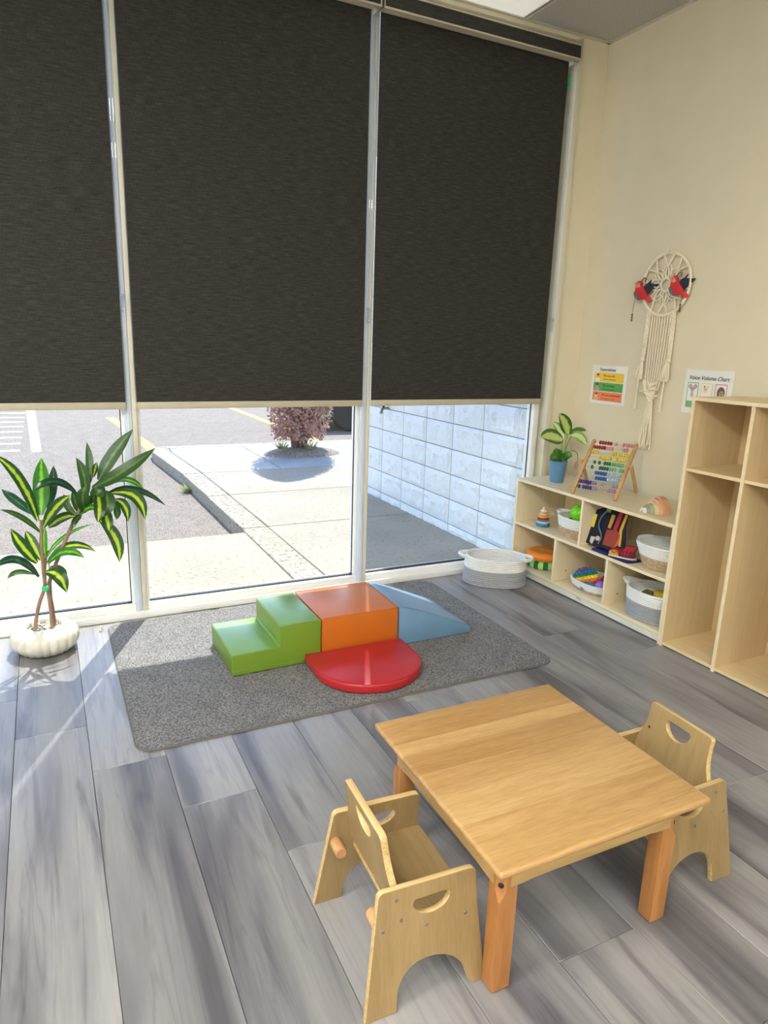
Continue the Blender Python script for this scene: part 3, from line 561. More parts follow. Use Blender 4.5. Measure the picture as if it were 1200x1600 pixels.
for x in (.85, 3.55):
    for y in (.1, 1.65):
        wh = B().lathe([(.17, -.1), (.30, -.1), (.325, -.07), (.325, .07), (.30, .1), (.17, .1)], 24, M=Matrix.Translation((x, y, .325)) @ MX90).obj('wheel', pm('tyre_rubber', (38, 38, 40), .8, var=.1), car)
        B().lathe([(.0, -.09), (.17, -.085), (.18, 0), (.17, .085), (0, .09)], 18, M=Matrix.Translation((x, y, .325)) @ MX90).obj('wheel_rim', M_SCREW, wh)

# ---------------------------------------------------------------- rug
rug = thing('area_rug', 'flat grey low-pile rug with rounded corners under the foam blocks', 'rug', (1.14, 2.907, 0))
rx_, ry_ = .945, .613
b = B(); b.prism(rrect(-rx_, -ry_, rx_, ry_, .07, 8), 0, .007, bev=.002, seg=1); b.obj('backing', M_RUGEDGE, rug)
nx, ny = 300, 200; bm = bmesh.new(); grid = []
for j in range(ny+1):
    row = []
    for i in range(nx+1):
        x = -rx_+.006+(2*rx_-.012)*i/nx; y = -ry_+.006+(2*ry_-.012)*j/ny
        dx, dy = abs(x)-(rx_-.07), abs(y)-(ry_-.07)
        if dx > 0 and dy > 0 and math.hypot(dx, dy) > .064:
            k = .064/math.hypot(dx, dy); x = math.copysign(rx_-.07+dx*k, x); y = math.copysign(ry_-.07+dy*k, y)
        row.append(bm.verts.new((x, y, .0085)))
    grid.append(row)
for j in range(ny):
    for i in range(nx): bm.faces.new((grid[j][i], grid[j][i+1], grid[j+1][i+1], grid[j+1][i]))
me = bpy.data.meshes.new('pile'); bm.to_mesh(me); bm.free(); me.shade_smooth()
pile = link_mesh('pile', me, M_RUG, rug); tag(pile, kind='stuff')
tx = bpy.data.textures.new('pile', 'CLOUDS'); tx.noise_scale = .012; tx.noise_depth = 2
dm = pile.modifiers.new('pile', 'DISPLACE'); dm.texture = tx; dm.strength = .0045; dm.mid_level = .5; dm.texture_coords = 'LOCAL'

# ---------------------------------------------------------------- foam climbing blocks
ZR = .0105
def seam(b, pts, r=.0018): b.tube(pts, r, 5)
g = thing('foam_step_block', 'green vinyl foam block with two steps', 'foam block', (.848, 2.912, ZR), rz=.015)
prof = [(-.208, 0), (.208, 0), (.208, .2), (.012, .2), (.012, .1), (-.208, .1)]
b = B(); b.prism([(x, z) for x, z in prof], -.190, .190, bev=.007, seg=3, M=MX90); g_b = b.obj('body', M_GREEN, g)
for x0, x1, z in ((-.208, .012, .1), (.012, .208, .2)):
    B().box((x0+.004, -.187, z-.006), (x1-.004, .187, z+.0015), bev=.003).obj('step_top', M_GREENSHEEN, g)
b = B(); seam(b, [(-.206, -.1905, .022), (.206, -.1905, .022)]); seam(b, [(-.206, -.1905, .1), (.012, -.1905, .1), (.012, -.1905, .2), (.206, -.1905, .2)], .0016); b.obj('seam', M_GREEN, g)
o_ = thing('foam_cube_block', 'orange vinyl foam cube block between the green steps and blue ramp', 'foam block', (1.2625, 2.925, ZR))
b = B(); b.box((-.199, -.192, 0), (.199, .192, .2), bev=.008, seg=3); b.obj('body', M_ORANGE, o_)
b = B(); rr4 = [(x, y, .199) for x, y in rrect(-.1985, -.1915, .1985, .1915, .01, 3)]; b.tube(rr4, .0022, 5, closed=True); seam(b, [(-.195, -.1925, .02), (.195, -.1925, .02)]); b.obj('seam', M_ORANGE, o_)
bl_ = thing('foam_ramp_block', 'blue vinyl foam ramp sloping down to the right of the orange cube', 'foam block', (1.676, 2.922, ZR), rz=-.01)
prof = [(-.208, 0), (.208, 0), (.208, .034), (.15, .062), (.02, .118), (-.12, .176), (-.18, .196), (-.208, .2)]
b = B(); b.prism(prof, -.192, .192, bev=.006, seg=2, M=MX90); b.obj('body', M_BLUE, bl_, ang=30)
b = B(); seam(b, [(x, -.1928, z) for x, z in prof[2:]]); b.obj('seam', M_BLUE, bl_)
r_ = thing('foam_landing_mat', 'red half-round vinyl foam mat in front of the orange cube', 'foam mat', (1.22, 2.722, ZR))
pl = [(-.245, 0)] + [(.0 + .245*math.cos(math.radians(a)), -.165 - .225*math.sin(math.radians(a))) for a in range(180, -1, -9)][::1] + [(.245, 0)]
b = B(); b.prism(pl, 0, .046, bev=.012, seg=3); b.obj('body', M_RED, r_, ang=50)
b = B(); b.tube([(x*.985, y*.985-.002, .044) for x, y in pl], .002, 5, closed=True); b.obj('seam', M_RED, r_)

# ---------------------------------------------------------------- toddler table
tb = thing('toddler_table', 'square honey-coloured wooden toddler table with four chunky legs', 'table', (1.0902, 1.2643, 0), rz=-.0119)
HX, HY, TZ = .314, .316, .3856
def tabletop():
    b = bmesh.new(); bmesh.ops.create_cube(b, size=1)
    for v in b.verts: v.co = Vector((v.co.x*2*HX, v.co.y*2*HY, TZ-.0095+v.co.z*.019))
    ve = [e for e in b.edges if abs(e.verts[0].co.z-e.verts[1].co.z) > .01]
    bmesh.ops.bevel(b, geom=ve, offset=.009, segments=4, affect='EDGES', profile=.5)
    he = [e for e in b.edges if abs(e.verts[0].co.z-e.verts[1].co.z) < .001 and len(e.link_faces) == 2 and min(abs(f.normal.z) for f in e.link_faces) < .5 and max(abs(f.normal.z) for f in e.link_faces) > .5]
    bmesh.ops.bevel(b, geom=he, offset=.0075, segments=4, affect='EDGES', profile=.5); return b
base = tabletop()
cuts = [-HY-.1, -.16, -.045, .046, .133, .19, .276, HY+.1]
for y0, y1, tone in zip(cuts, cuts[1:], (1, 0, 1, 2, 0, 2, 1)):
    b = base.copy()
    for co, no in (((0, y0+.0002, 0), (0, -1, 0)), ((0, y1-.0002, 0), (0, 1, 0))):
        r = bmesh.ops.bisect_plane(b, geom=b.verts[:]+b.edges[:]+b.faces[:], plane_co=co, plane_no=no, clear_outer=True)
        ed = [e for e in r['geom_cut'] if isinstance(e, bmesh.types.BMEdge)]
        if ed: bmesh.ops.contextual_create(b, geom=ed)
    bmesh.ops.recalc_face_normals(b, faces=b.faces[:])
    me = bpy.data.meshes.new('tabletop_board'); b.to_mesh(me); b.free(); link_mesh('tabletop_board', shade(me, 30), M_TABLES[tone], tb)
base.free()
lx0, lx1, ly0, ly1 = .222, .272, .222, .265
def leg(sx, sy):
    P = lambda x, y, z: (sx*x, sy*y, z)
    b = bmesh.new(); c = .017
    top = [P(lx0, ly0, .3665), P(lx1, ly0, .3665), P(lx1, ly1-c, .3665), P(lx1-c, ly1, .3665), P(lx0, ly1, .3665)]
    bt = [P(lx0, ly0, .004), P(lx1, ly0, .004), P(lx1, ly1, .004), P(lx0, ly1, .004)]
    T_ = [b.verts.new(p) for p in top]; Q = [b.verts.new(p) for p in bt]; vtx = b.verts.new(P(lx1, ly1, .250))
    m1 = b.verts.new(P(lx1, ly1-c, .274)); m2 = b.verts.new(P(lx1-c, ly1, .274))
    for f in ((T_[0], T_[1], T_[2], T_[3], T_[4]), Q[::-1], (T_[0], Q[0], Q[1], T_[1]), (T_[4], Q[3], Q[0], T_[0]), (T_[1], Q[1], Q[2], vtx, m1, T_[2]), (T_[3], m2, vtx, Q[2], Q[3], T_[4]), (T_[2], m1, m2, T_[3]), (m1, vtx, m2)): b.faces.new(f)
    bmesh.ops.recalc_face_normals(b, faces=b.faces[:])
    se = [e for e in b.edges if abs(e.verts[0].co.x-e.verts[1].co.x) < 1e-5 and abs(e.verts[0].co.y-e.verts[1].co.y) < 1e-5 and abs(e.verts[0].co.z-e.verts[1].co.z) > .1]
    bmesh.ops.bevel(b, geom=se, offset=.003, segments=2, affect='EDGES', profile=.5)
    me = bpy.data.meshes.new('leg'); b.to_mesh(me); b.free(); o = link_mesh('leg', shade(me, 30), M_TLEG, tb)
    B().box((min(sx*lx0, sx*lx1)+.004, min(sy*ly0, sy*ly1)+.004, 0), (max(sx*lx0, sx*lx1)-.004, max(sy*ly0, sy*ly1)-.004, .005)).obj('foot_pad', M_BLACKB, o)
    n = Vector((sx, sy, 0)).normalized(); cc = Vector((sx*(lx1-c/2), sy*(ly1-c/2), .291))
    B().lathe([(0, .004), (.005, .0035), (.007, .001), (.007, -.004)], 10, M=Matrix.Translation(cc) @ n.to_track_quat('Z', 'Y').to_matrix().to_4x4()).obj('bolt', M_BLACKB, o)
for sx in (-1, 1):
    for sy in (-1, 1): leg(sx, sy)
def apron(a, c, z0, z1):    # lower edge dips in a shallow arch
    n = 10; pts = [(a, z1)] + [(a, z0)] + [(a+.03+(c-a-.06)*k/n, z0+.004*min(1, 4*math.sin(PI*k/n))) for k in range(n+1)] + [(c, z0), (c, z1)]
    return pts
for sy in (-1, 1):
    B().prism(apron(-.244, .244, .286, .3665), -.010, .010, bev=.001, M=Matrix.Translation((0, sy*.2562, 0)) @ MX90).obj('apron', M_APRON, tb)
for sx in (-1, 1):
    B().prism(apron(-.240, .240, .286, .3665), -.010, .010, bev=.001, M=Matrix.Translation((sx*.2632, 0, 0)) @ Matrix.Rotation(PI/2, 4, 'Z') @ MX90).obj('apron', M_APRON, tb)

# ---------------------------------------------------------------- toddler chairs
TH = .016; LEAN = math.atan(.037/.30)
def half_moon(cx, ztop, hw, h, r=.008):
    return [(cx-hw+r*.6, ztop), (cx+hw-r*.6, ztop)] + [(cx+hw*math.cos(math.radians(a)), ztop-.008-(h-.008)*math.sin(math.radians(a))) for a in range(0, 181, 12)]
panel_loop = [(0, 0), (.004, .03), (.034, .262)] + arc(.052, .284, .015, .014, 170, 90, 5) + [(.262, .293)] + arc(.268, .279, .014, .013, 80, 5, 5) + [(.286, .20), (.297, .09), (.304, .0), (.270, 0), (.262, .012)] + \
    [(.256, .030), (.249, .050), (.238, .068), (.222, .085), (.200, .099), (.175, .107), (.150, .109), (.128, .106), (.110, .097), (.096, .084), (.085, .066), (.079, .045), (.077, .0)]
panel_me = plate_me('side_panel', [panel_loop, half_moon(.167, .258, .046, .041)], TH, .002, [M_PLY, M_PLYE])
bp = []
for s in (1, -1):
    q = [(.136, .0), (.136, .05), (.130, .068), (.121, .088), (.114, .115), (.112, .14), (.111, .166)] + arc(.100, .172, .012, .012, 0, 90, 4)
    bp += q if s == 1 else [(-x, y) for x, y in q[::-1]]
back_me = plate_me('backrest', [bp, half_moon(0, .158, .044, .046)], .017, .002, [M_PLY, M_PLYE])
seat_me = plate_me('seat', [rrect(.098, -.150, .292, .150, .006, 3)], .014, .002, [M_PLY, M_PLYE])
scr_me = B().lathe([(0, .0012), (.004, .001), (.0045, 0), (.0045, -.003)], 10).me('screw'); scr_me.materials.append(M_SCREW)
hole_me = B().lathe([(0, .0004), (.002, .0004), (.002, -.002)], 6).me('screw_slot'); hole_me.materials.append(M_BLACKB)
dow_me = B().lathe([(.0, 0), (.0145, 0), (.0150, .001), (.0150, .044), (.0135, .047), (0, .047)], 16).me('dowel'); dow_me.materials.append(M_DOWEL)
def chair(label, loc, rz):
    t = thing('toddler_chair', label, 'chair', loc, rz, 'toddler chairs at the table')
    for s in (-1, 1):
        p = link_mesh('side_panel', panel_me, None, t, (0, s*(.186-TH/2), 0), (PI/2+s*LEAN, 0, 0))
        for x, z in ((.080, .272), (.090, .220), (.046, .207), (.152, .190), (.252, .186)):
            sc_ = link_mesh('screw', scr_me, None, p, (x, z, -s*-TH/2*1.0), (0, 0 if s < 0 else PI, 0)); 
            sc_.location.z = TH/2 if s < 0 else -TH/2
        yy = s*(.186-TH-.037*.205/.30-.001)
        link_mesh('dowel', dow_me, None, t, (.046, yy, .203), (PI/2*s, 0, 0))
    link_mesh('seat', seat_me, None, t, (0, 0, .182), (0, .035, 0))
    bk = link_mesh('backrest', back_me, None, t, (.092, 0, .226), (PI/2, 0, PI/2)); bk.rotation_euler = (Matrix.Rotation(-.16, 4, 'Y') @ Matrix.Rotation(PI/2, 4, 'Z') @ Matrix.Rotation(PI/2, 4, 'X')).to_euler()
    B().lathe([(0, .0012), (.0035, .001), (.0045, 0), (.0045, -.003)], 10).obj('bolt', M_BLACKB, bk, (-.098, .104, .0085))
    return t
chair('birch plywood toddler chair in front, at the left side of the table', (.529, 1.243, 0), -.04)
chair('birch plywood toddler chair tucked in at the right side of the table', (1.669, 1.212, 0), PI-.04)

# ---------------------------------------------------------------- storage shelf
sh = thing('storage_shelf', 'low birch open storage shelf with five compartments along the cream wall', 'shelf', (2.706, 2.877, 0), rz=.0094)
D = .418; H = .627; T = .0175
def sp(name, lo, hi, mt=M_BIRCH, bev=.0015): return B().box(lo, hi, bev=bev, seg=1).obj(name, mt, sh)
sp('side_panel', (0, H-T, 0), (D, H, .63)); sp('side_panel', (0, -H, 0), (D, -H+T, .63))
sp('top_panel', (0, -H+T, .612), (D, H-T, .63), M_BIRCHH); sp('middle_shelf', (.001, -H+T, .328), (D-.012, H-T, .345), M_BIRCHH); sp('bottom_shelf', (.001, -H+T, .047), (D-.012, H-T, .064), M_BIRCHH)
sp('divider', (.002, .011, .345), (D-.012, .028, .612)); sp('divider', (.002, .206, .064), (D-.012, .223, .328)); sp('divider', (.002, -.221, .064), (D-.012, -.204, .328))
sp('back_panel', (D-.010, -H+T, .03), (D-.003, H-T, .612), M_BIRCH)
pk = sp('plinth', (.010, -H+T, .008), (.026, H-T, .047), M_PLINTH)
tm = text_me('brand_label', 'WTO', .016); tm.materials.append(pm('maroon_print', (120, 60, 90), .6))
link_mesh('brand_label', tm, None, pk, (.0095, -.022, .030), (PI/2, 0, -PI/2))
for y in (.206, -.221):      # shelf-pin holes with their dark plugs
    B().lathe([(0, 0), (.004, 0), (.004, .002), (0, .002)], 8, M=Matrix.Translation((.10, y, .12)) @ Matrix.Rotation(PI/2, 4, 'X')).obj('pin_hole', M_BLACKB, sh)
B().box((D-.016, -H+.01, .63), (D-.006, H-.01, .6335), bev=.001).obj('back_edge', M_PLINTH, sh)

# ---------------------------------------------------------------- cubby locker
cb = thing('cubby_locker', 'tall maple cubby locker with open bays at the right edge of the photo', 'cabinet', (2.713, 0, 0))
def cp(name, lo, hi, mt=M_MAPLE):
    o = B().box(lo, hi, bev=.001, seg=1).obj(name, mt, cb); return o
ys = [2.2445, 1.937, 1.6295, 1.322]
CD = .375
for y in ys: cp('upright', (0, y-.0085, 0), (CD, y+.0085, 1.234))
cp('top_panel', (-.002, ys[-1]-.0085, 1.234), (CD, ys[0]+.0085, 1.250), M_MAPLEH)
for a, d in zip(ys, ys[1:]):
    cp('cubby_shelf', (.001, d+.0085, .902), (CD, a-.0085, .918), M_MAPLEH); cp('floor_panel', (.001, d+.0085, .008), (CD, a-.0085, .024), M_MAPLEH)
    cp('back_panel', (CD-.016, d+.0085, .024), (CD-.008, a-.0085, 1.234), M_MAPLE)
for y in ys: B().box((-.0015, y-.0086, 0), (.0005, y+.0086, 1.234)).obj('edge_band', M_MAPLE_EDGE, cb)
B().box((-.0035, ys[-1]-.0086, 1.2338), (-.0015, ys[0]+.0086, 1.2502)).obj('edge_band', M_MAPLE_EDGE, cb)

# ---------------------------------------------------------------- baskets
def basket(name, label, loc, a, b_, h, rz, low, up, split, rows=16, fb=.9, ft=1.0, ears=.03, group=None, sup=2.3, bulge=0.0, rope=.0065, sides=(1, -1)):
    t = thing(name, label, 'basket', loc, rz, group); nseg = 44
    R = lambda z: (fb+(ft-fb)*(z/h)+bulge*math.sin(PI*z/h))
    def coils(z0, z1, n, sgn=1, inset=0):
        out = []
        for i in range(n):
            za, zb = z0+(z1-z0)*i/n, z0+(z1-z0)*(i+1)/n
            for q in (0, .25, .5, .75): 
                z = za+(zb-za)*q; out.append((R(z)+(sgn*rope*1.05*math.sin(PI*q))/a-inset/a, z))
        z = z1; out.append((R(z)-inset/a, z)); return out
    zs = h*split; nl = max(2, round(rows*split)); nu = rows-nl
    lo = B(); lo.lathe([(0, .002)] + [(R(0)*.97, .0)] + coils(.002, zs, nl), nseg, sx=a, sy=b_, sup=sup, cap=False); lo.obj('lower_band', low, t, ang=60)
    u = B(); prof = coils(zs, h, nu) + [(R(h)+.003/a, h+.004), (R(h)-.005/a, h+.006), (R(h)-.011/a, h)] + coils(h, .008, rows, 1, .010)[1:] + [(0, .008)]
    u.lathe(prof, nseg, sx=a, sy=b_, sup=sup, cap=False); u.obj('upper_band', up, t, ang=60)
    if ears:
        for s in sides:
            hb_ = B(); 
            for dz, k in ((0, 1.0), (-.008, .86)):
                pts = [(s*(a*R(h)*.90), -b_*.40, h+dz), (s*(a*R(h)+ears*.45*k), -b_*.30, h+dz), (s*(a*R(h)+ears*.95*k), -b_*.12, h+dz), (s*(a*R(h)+ears*k), 0, h+dz), (s*(a*R(h)+ears*.95*k), b_*.12, h+dz), (s*(a*R(h)+ears*.45*k), b_*.30, h+dz), (s*(a*R(h)*.90), b_*.40, h+dz)]
                hb_.tube(smooth_path(pts, 3), .0080, 8)
            hb_.obj('handle', up, t)
    return t
basket('rope_basket', 'large oval cotton rope basket, white over grey, on the floor by the window', (2.475, 3.365, .0), .195, .145, .172, -.62, M_ROPEG, M_ROPEW, .58, rows=14, fb=1.0, ft=.94, ears=.045)
basket('straw_basket', 'round white and straw basket beside the ring stacker, holding a green ball', (2.868, 3.062, .345), .146, .118, .115, PI/2, M_STRAW, M_ROPEW, .47, rows=12, fb=.86, ft=1.0, ears=.055, sides=(1,), group='white and straw baskets')
basket('straw_basket', 'round white and straw basket at the right end of the middle shelf', (2.860, 2.418, .345), .140, .130, .130, PI/2, M_STRAW, M_ROPEW, .48, rows=12, fb=.66, ft=1.0, ears=.014, sides=(1,), group='white and straw baskets')
basket('rope_bowl', 'shallow white rope bowl of rainbow pop toys on the bottom shelf', (2.878, 2.882, .064), .168, .135, .052, PI/2, M_STRAW, M_ROPEW, .28, rows=8, fb=.88, ft=1.0, ears=0)
basket('rope_basket', 'grey and white rope basket with one loop handle on the bottom shelf', (2.840, 2.428, .064), .146, .118, .155, PI/2, M_ROPEG, M_ROPEW, .60, rows=15, fb=.95, ft=1.0, ears=.064, sides=(1,))

# ---------------------------------------------------------------- toys in and on the shelf
bt = thing('spiky_ball', 'lime green spiky ball sitting in the straw basket', 'ball', (2.862, 3.072, .478))
mt = pm('lime_rubber', (128, 224, 24), .4, var=.05)
B().ball((0, 0, 0), .054, 24, 16).obj('ball', mt, bt)
b = B()
for i in range(150):
    z = 1-2*(i+.5)/150; a = i*2.39996; q = math.sqrt(1-z*z); n = Vector((q*math.cos(a), q*math.sin(a), z))
    b.lathe([(.0042, 0), (.0028, .004), (.0012, .0075), (0, .008)], 6, M=Matrix.Translation(n*.0535) @ n.to_track_quat('Z', 'Y').to_matrix().to_4x4())
b.obj('nubs', mt, bt)
tag(B().ball((0, 0, 0), .034, 16, 10).obj('purple_ball', pm('purple_rubber', (96, 66, 120), .5, var=.1), None, (2.82, 3.10, .418)), 'dull purple ball deep in the straw basket with the green ball', 'ball')
tag(B().box((-.03, -.02, -.02), (.03, .02, .02), bev=.005).obj('wooden_block', pm('brown_wood_block', (128, 86, 66), .6, var=.1), None, (2.90, 3.14, .42), (.3, .2, .4)), 'brown wooden block in the straw basket with the green ball', 'toy block')
st = thing('ring_stacker', 'small pastel ring stacker toy on the middle shelf by the window', 'toy', (2.795, 3.325, .345))
z = 0
for r, h, c in ((.0445, .020, (44, 116, 148)), (.0425, .016, (150, 200, 204)), (.0385, .011, (164, 92, 100)), (.0375, .009, (126, 62, 62)), (.034, .016, (226, 160, 96)), (.028, .016, (214, 176, 104))):
    B().lathe([(0, z), (r-.005, z), (r-.001, z+.003), (r, z+h*.5), (r-.001, z+h-.003), (r-.006, z+h), (0, z+h)], 24).obj('ring', pm('ring_silicone', c, .55, var=.03), st); z += h
f = B(); f.ball((0, 0, z+.014), .013, 12, 8)
for k in range(5): f.ball((.013*math.cos(k*1.2566), .013*math.sin(k*1.2566), z+.009), .010, 10, 7)
f.ball((0, 0, z+.026), .011, 12, 8); f.obj('flower_top', pm('pale_pink_silicone', (226, 196, 194), .55, var=.03), st)
# watermelon and orange cushions
wm = thing('watermelon_cushion', 'green striped watermelon slice cushion under the orange one', 'toy', (2.862, 3.350, .064))
me = B().lathe([(0, 0), (.108, 0), (.120, .008), (.124, .026), (.120, .044), (.108, .052), (0, .052)], 48).me('rind')
for c in ((172, 212, 124), (36, 106, 40)): me.materials.append(pm('rind_felt', c, .8, var=.1, vs=60))
for p in me.polygons: p.material_index = int((math.atan2(p.center.y, p.center.x)/(2*PI)*48 // 2) % 2)
link_mesh('rind', me, None, wm); B().lathe([(0, .0515), (.104, .0515), (.104, .0535), (0, .0535)], 32).obj('flesh', pm('rind_white_felt', (220, 226, 190), .8), wm)
oc = thing('orange_slice_cushion', 'round orange slice cushion lying on the watermelon cushion', 'toy', (2.858, 3.348, .118))
B().lathe([(0, 0), (.100, 0), (.116, .008), (.122, .026), (.114, .044), (.098, .052), (.092, .050), (0, .047)], 40).obj('peel', pm('orange_felt', (232, 132, 30), .75, var=.06, vs=40), oc)
fl_m = pm('orange_flesh_felt', (198, 136, 58), .8, var=.1, vs=40)
for k in range(8):
    a0, a1 = k*45+3, k*45+42
    B().prism([(.012*math.cos(math.radians((a0+a1)/2)), .012*math.sin(math.radians((a0+a1)/2)))] + arc(0, 0, .084, .084, a0, a1, 5), .044, .0505, bev=.0015, seg=1).obj('segment', fl_m, oc)
# pop toys in the bowl
RB = [(206, 40, 44), (232, 120, 36), (236, 200, 60), (30, 120, 84), (36, 104, 160), (120, 66, 130)]
pt = thing('pop_toy', 'round rainbow-striped pop toy leaning in the shallow white bowl', 'toy', (2.845, 2.950, .120)); pt.rotation_euler = (Vector((-.55, -.30, .80)).to_track_quat('Z', 'Y') @ Euler((0, 0, .5)).to_quaternion()).to_euler()
Rr = .072
for i, c in enumerate(RB):
    y0, y1 = -Rr+2*Rr*i/6, -Rr+2*Rr*(i+1)/6; w0, w1 = math.sqrt(max(1e-6, Rr*Rr-y0*y0)), math.sqrt(max(1e-6, Rr*Rr-y1*y1)); ym = (y0+y1)/2; wm_ = math.sqrt(Rr*Rr-ym*ym)
    b = B(); b.prism([(-w0-1e-4, y0), (w0+1e-4, y0), (wm_, ym), (w1+1e-4, y1), (-w1-1e-4, y1), (-wm_, ym)], -.006, .004)
    n = int(wm_*2/.019)
    for q in range(n): b.ball(((q-(n-1)/2)*.0195, ym, .004), .0082, 8, 5, (1, 1, .7))
    b.obj('stripe', pm('pop_silicone', c, .5, var=.03), pt)
p2 = thing('pop_toy', 'red pop toy at the back of the shallow white bowl', 'toy', (2.90, 2.83, .118)); p2.rotation_euler = (.1, -.35, .4)
b = B(); b.prism(rrect(-.05, -.045, .05, .045, .02, 4), -.006, .004, bev=.002)
for i in range(4):
    for j in range(4): b.ball((-.034+.0225*i, -.031+.0205*j, .004), .0085, 8, 5, (1, 1, .7))
b.obj('pad', pm('red_silicone', (170, 40, 48), .5, var=.05), p2)
tag(B().ball((0, 0, 0), .032, 16, 12).obj('toy_ball', pm('violet_toy', (150, 110, 210), .35, var=.15, vs=12), None, (2.82, 2.800, .112)), 'shiny violet ball in the shallow white bowl', 'ball')
tag(B().lathe([(0, -.008), (.042, -.008), (.046, 0), (.042, .008), (0, .008)], 24).obj('pop_disc', pm('teal_silicone', (70, 130, 150), .5, var=.05), None, (2.79, 2.875, .092), (.1, -.2, 0)), 'teal disc at the front of the shallow white bowl', 'toy')
tag(B().lathe([(0, -.055), (.028, -.055), (.030, -.05), (.030, .05), (.028, .055), (0, .055)], 20).obj('toy_cylinder', pm('mustard_plastic', (186, 156, 30), .45, var=.05), None, (2.875, 2.385, .190), (PI/2-.15, .1, .35)), 'mustard yellow cylinder in the grey rope basket', 'toy')
tag(B().box((-.05, -.03, -.02), (.05, .03, .02), bev=.008).obj('toy_brick', pm('teal_plastic', (60, 96, 116), .45, var=.05), None, (2.83, 2.41, .168), (.2, .1, .9)), 'dark teal toy brick in the grey rope basket', 'toy')
tag(B().box((-.04, -.025, -.018), (.04, .025, .018), bev=.008).obj('toy_brick', pm('olive_plastic', (120, 116, 58), .45, var=.05), None, (2.86, 2.50, .160), (.2, -.1, .2)), 'olive toy brick in the grey rope basket', 'toy')
# busy board bag
bb = thing('busy_board', 'black felt dressing practice board with straps leaning in the middle shelf', 'toy', (2.762, 2.772, .348))
tilt = Matrix.Translation((0, 0, .012)) @ Matrix.Rotation(.06, 4, 'Z') @ Matrix.Rotation(.30, 4, 'Y') @ Matrix.Rotation(-PI/2, 4, 'Z') @ Matrix.Rotation(PI/2, 4, 'X') @ Matrix.Diagonal((1.16, 1.0, 1, 1))    # local x -> along shelf to the right, y up, z to the room
felt = pm('navy_black_felt', (26, 26, 40), .95, var=.2, vs=60)
def bbp(name, poly, z0, z1, c, bev=.0015, rough=.7):
    return B().prism(poly, z0, z1, bev=bev, seg=1, M=tilt).obj(name, c if not isinstance(c, tuple) else pm(name, c, rough, var=.06, vs=40), bb)
bbp('panel', [(-.125, .02), (-.10, 0), (.115, 0), (.135, .03), (.118, .09), (.098, .15), (.092, .225), (.08, .238), (-.03, .238), (-.075, .215), (-.118, .19), (-.128, .11)], -.012, .0, felt, .004)
bbp('yellow_strip', [(-.102, .10), (-.080, .098), (-.082, .175), (-.104, .176)], 0, .004, (206, 190, 70))
B().tube(smooth_path([tilt @ Vector(p) for p in ((-.022, .215, .006), (-.040, .19, .008), (-.052, .15, .008), (-.046, .11, .008), (-.022, .08, .008), (-.012, .05, .008), (-.020, .02, .006))], 5), .0085, 8, flat=.4).obj('blue_strap', pm('blue_strap', (92, 128, 150), .7, var=.05), bb)
bbp('buckle', rrect(-.034, .205, -.008, .232, .004), .0, .008, (140, 150, 60))
bbp('gold_strap', [(.002, .12), (.022, .12), (.026, .20), (.004, .20)], 0, .005, (178, 140, 60)); bbp('red_strap', [(.036, .10), (.060, .10), (.066, .232), (.044, .232)], 0, .006, (168, 24, 36))
bbp('amber_strip', [(.074, .13), (.094, .04), (.110, .04), (.090, .13), (.096, .218), (.080, .222)], 0, .005, (198, 154, 60))
bbp('pocket', [(.008, .022), (.076, .022), (.088, .085), (.072, .120), (.006, .112)], 0, .012, (140, 52, 34)); bbp('pocket_side', [(.076, .022), (.092, .04), (.088, .095), (.074, .118)], .002, .010, (196, 76, 34))
B().tube(smooth_path([tilt @ Vector(p) for p in ((-.06, .232, -.008), (-.045, .252, -.008), (-.01, .256, -.008), (.01, .240, -.008))], 4), .005, 6).obj('carry_handle', felt, bb)
bbp('white_tab', [(-.075, .012), (-.058, .004), (-.05, .05), (-.078, .046)], 0, .006, (206, 196, 186)); B().lathe([(.006, 0), (.014, .002), (.014, .006), (.006, .006)], 14, M=tilt @ Matrix.Translation((-.034, .046, 0))).obj('ring_button', pm('pink_ring', (196, 170, 160), .5), bb)
mtm = thing('felt_mat', 'dark blue felt flap lying flat under the toy shoe on the middle shelf', 'toy', (2.785, 2.668, .345))
B().prism(rrect(-.066, -.145, .05, .15, .03, 4), 0, .005, bev=.0015, seg=1).obj('flap', pm('navy_felt', (24, 30, 84), .9, var=.2, vs=50), mtm)
B().prism([(-.062, .03), (-.050, .03), (-.045, .14), (-.055, .14)], .004, .007).obj('blue_stripe', pm('royal_blue', (28, 50, 170), .7), mtm)
so_ = thing('toy_shoe', 'small yellow and red lacing practice shoe on the blue flap', 'toy', (2.770, 2.612, .351), rz=-PI/2+.42)
sole = [(-.075, -.022), (-.03, -.026), (.03, -.028), (.062, -.022), (.078, 0), (.062, .024), (.03, .028), (-.03, .026), (-.075, .022)]
B().prism(sole, 0, .008, bev=.002).obj('sole', pm('white_sole', (214, 206, 196), .6), so_)
B().ball((-.045, 0, .016), .03, 16, 10, (1.15, .85, .62)).obj('toe_cap', pm('yellow_toe', (214, 164, 48), .6, var=.05), so_)
b = B(); b.ball((.015, 0, .02), .034, 16, 10, (1.6, .75, .75)); b.obj('upper', pm('maroon_upper', (96, 26, 34), .7, var=.1), so_)
B().prism([(-.01, .012), (.05, .016), (.075, .075), (.015, .070)], -.012, .012, bev=.004, M=MX90).obj('tongue', pm('crimson_tongue', (150, 20, 34), .7), so_)
b = B()
for k in range(4): b.tube(smooth_path([(-.018+.016*k, -.026, .018), (-.012+.016*k, -.014, .043+.002*k), (-.008+.016*k, .014, .043+.002*k), (-.002+.016*k, .026, .018)], 4), .003, 6)
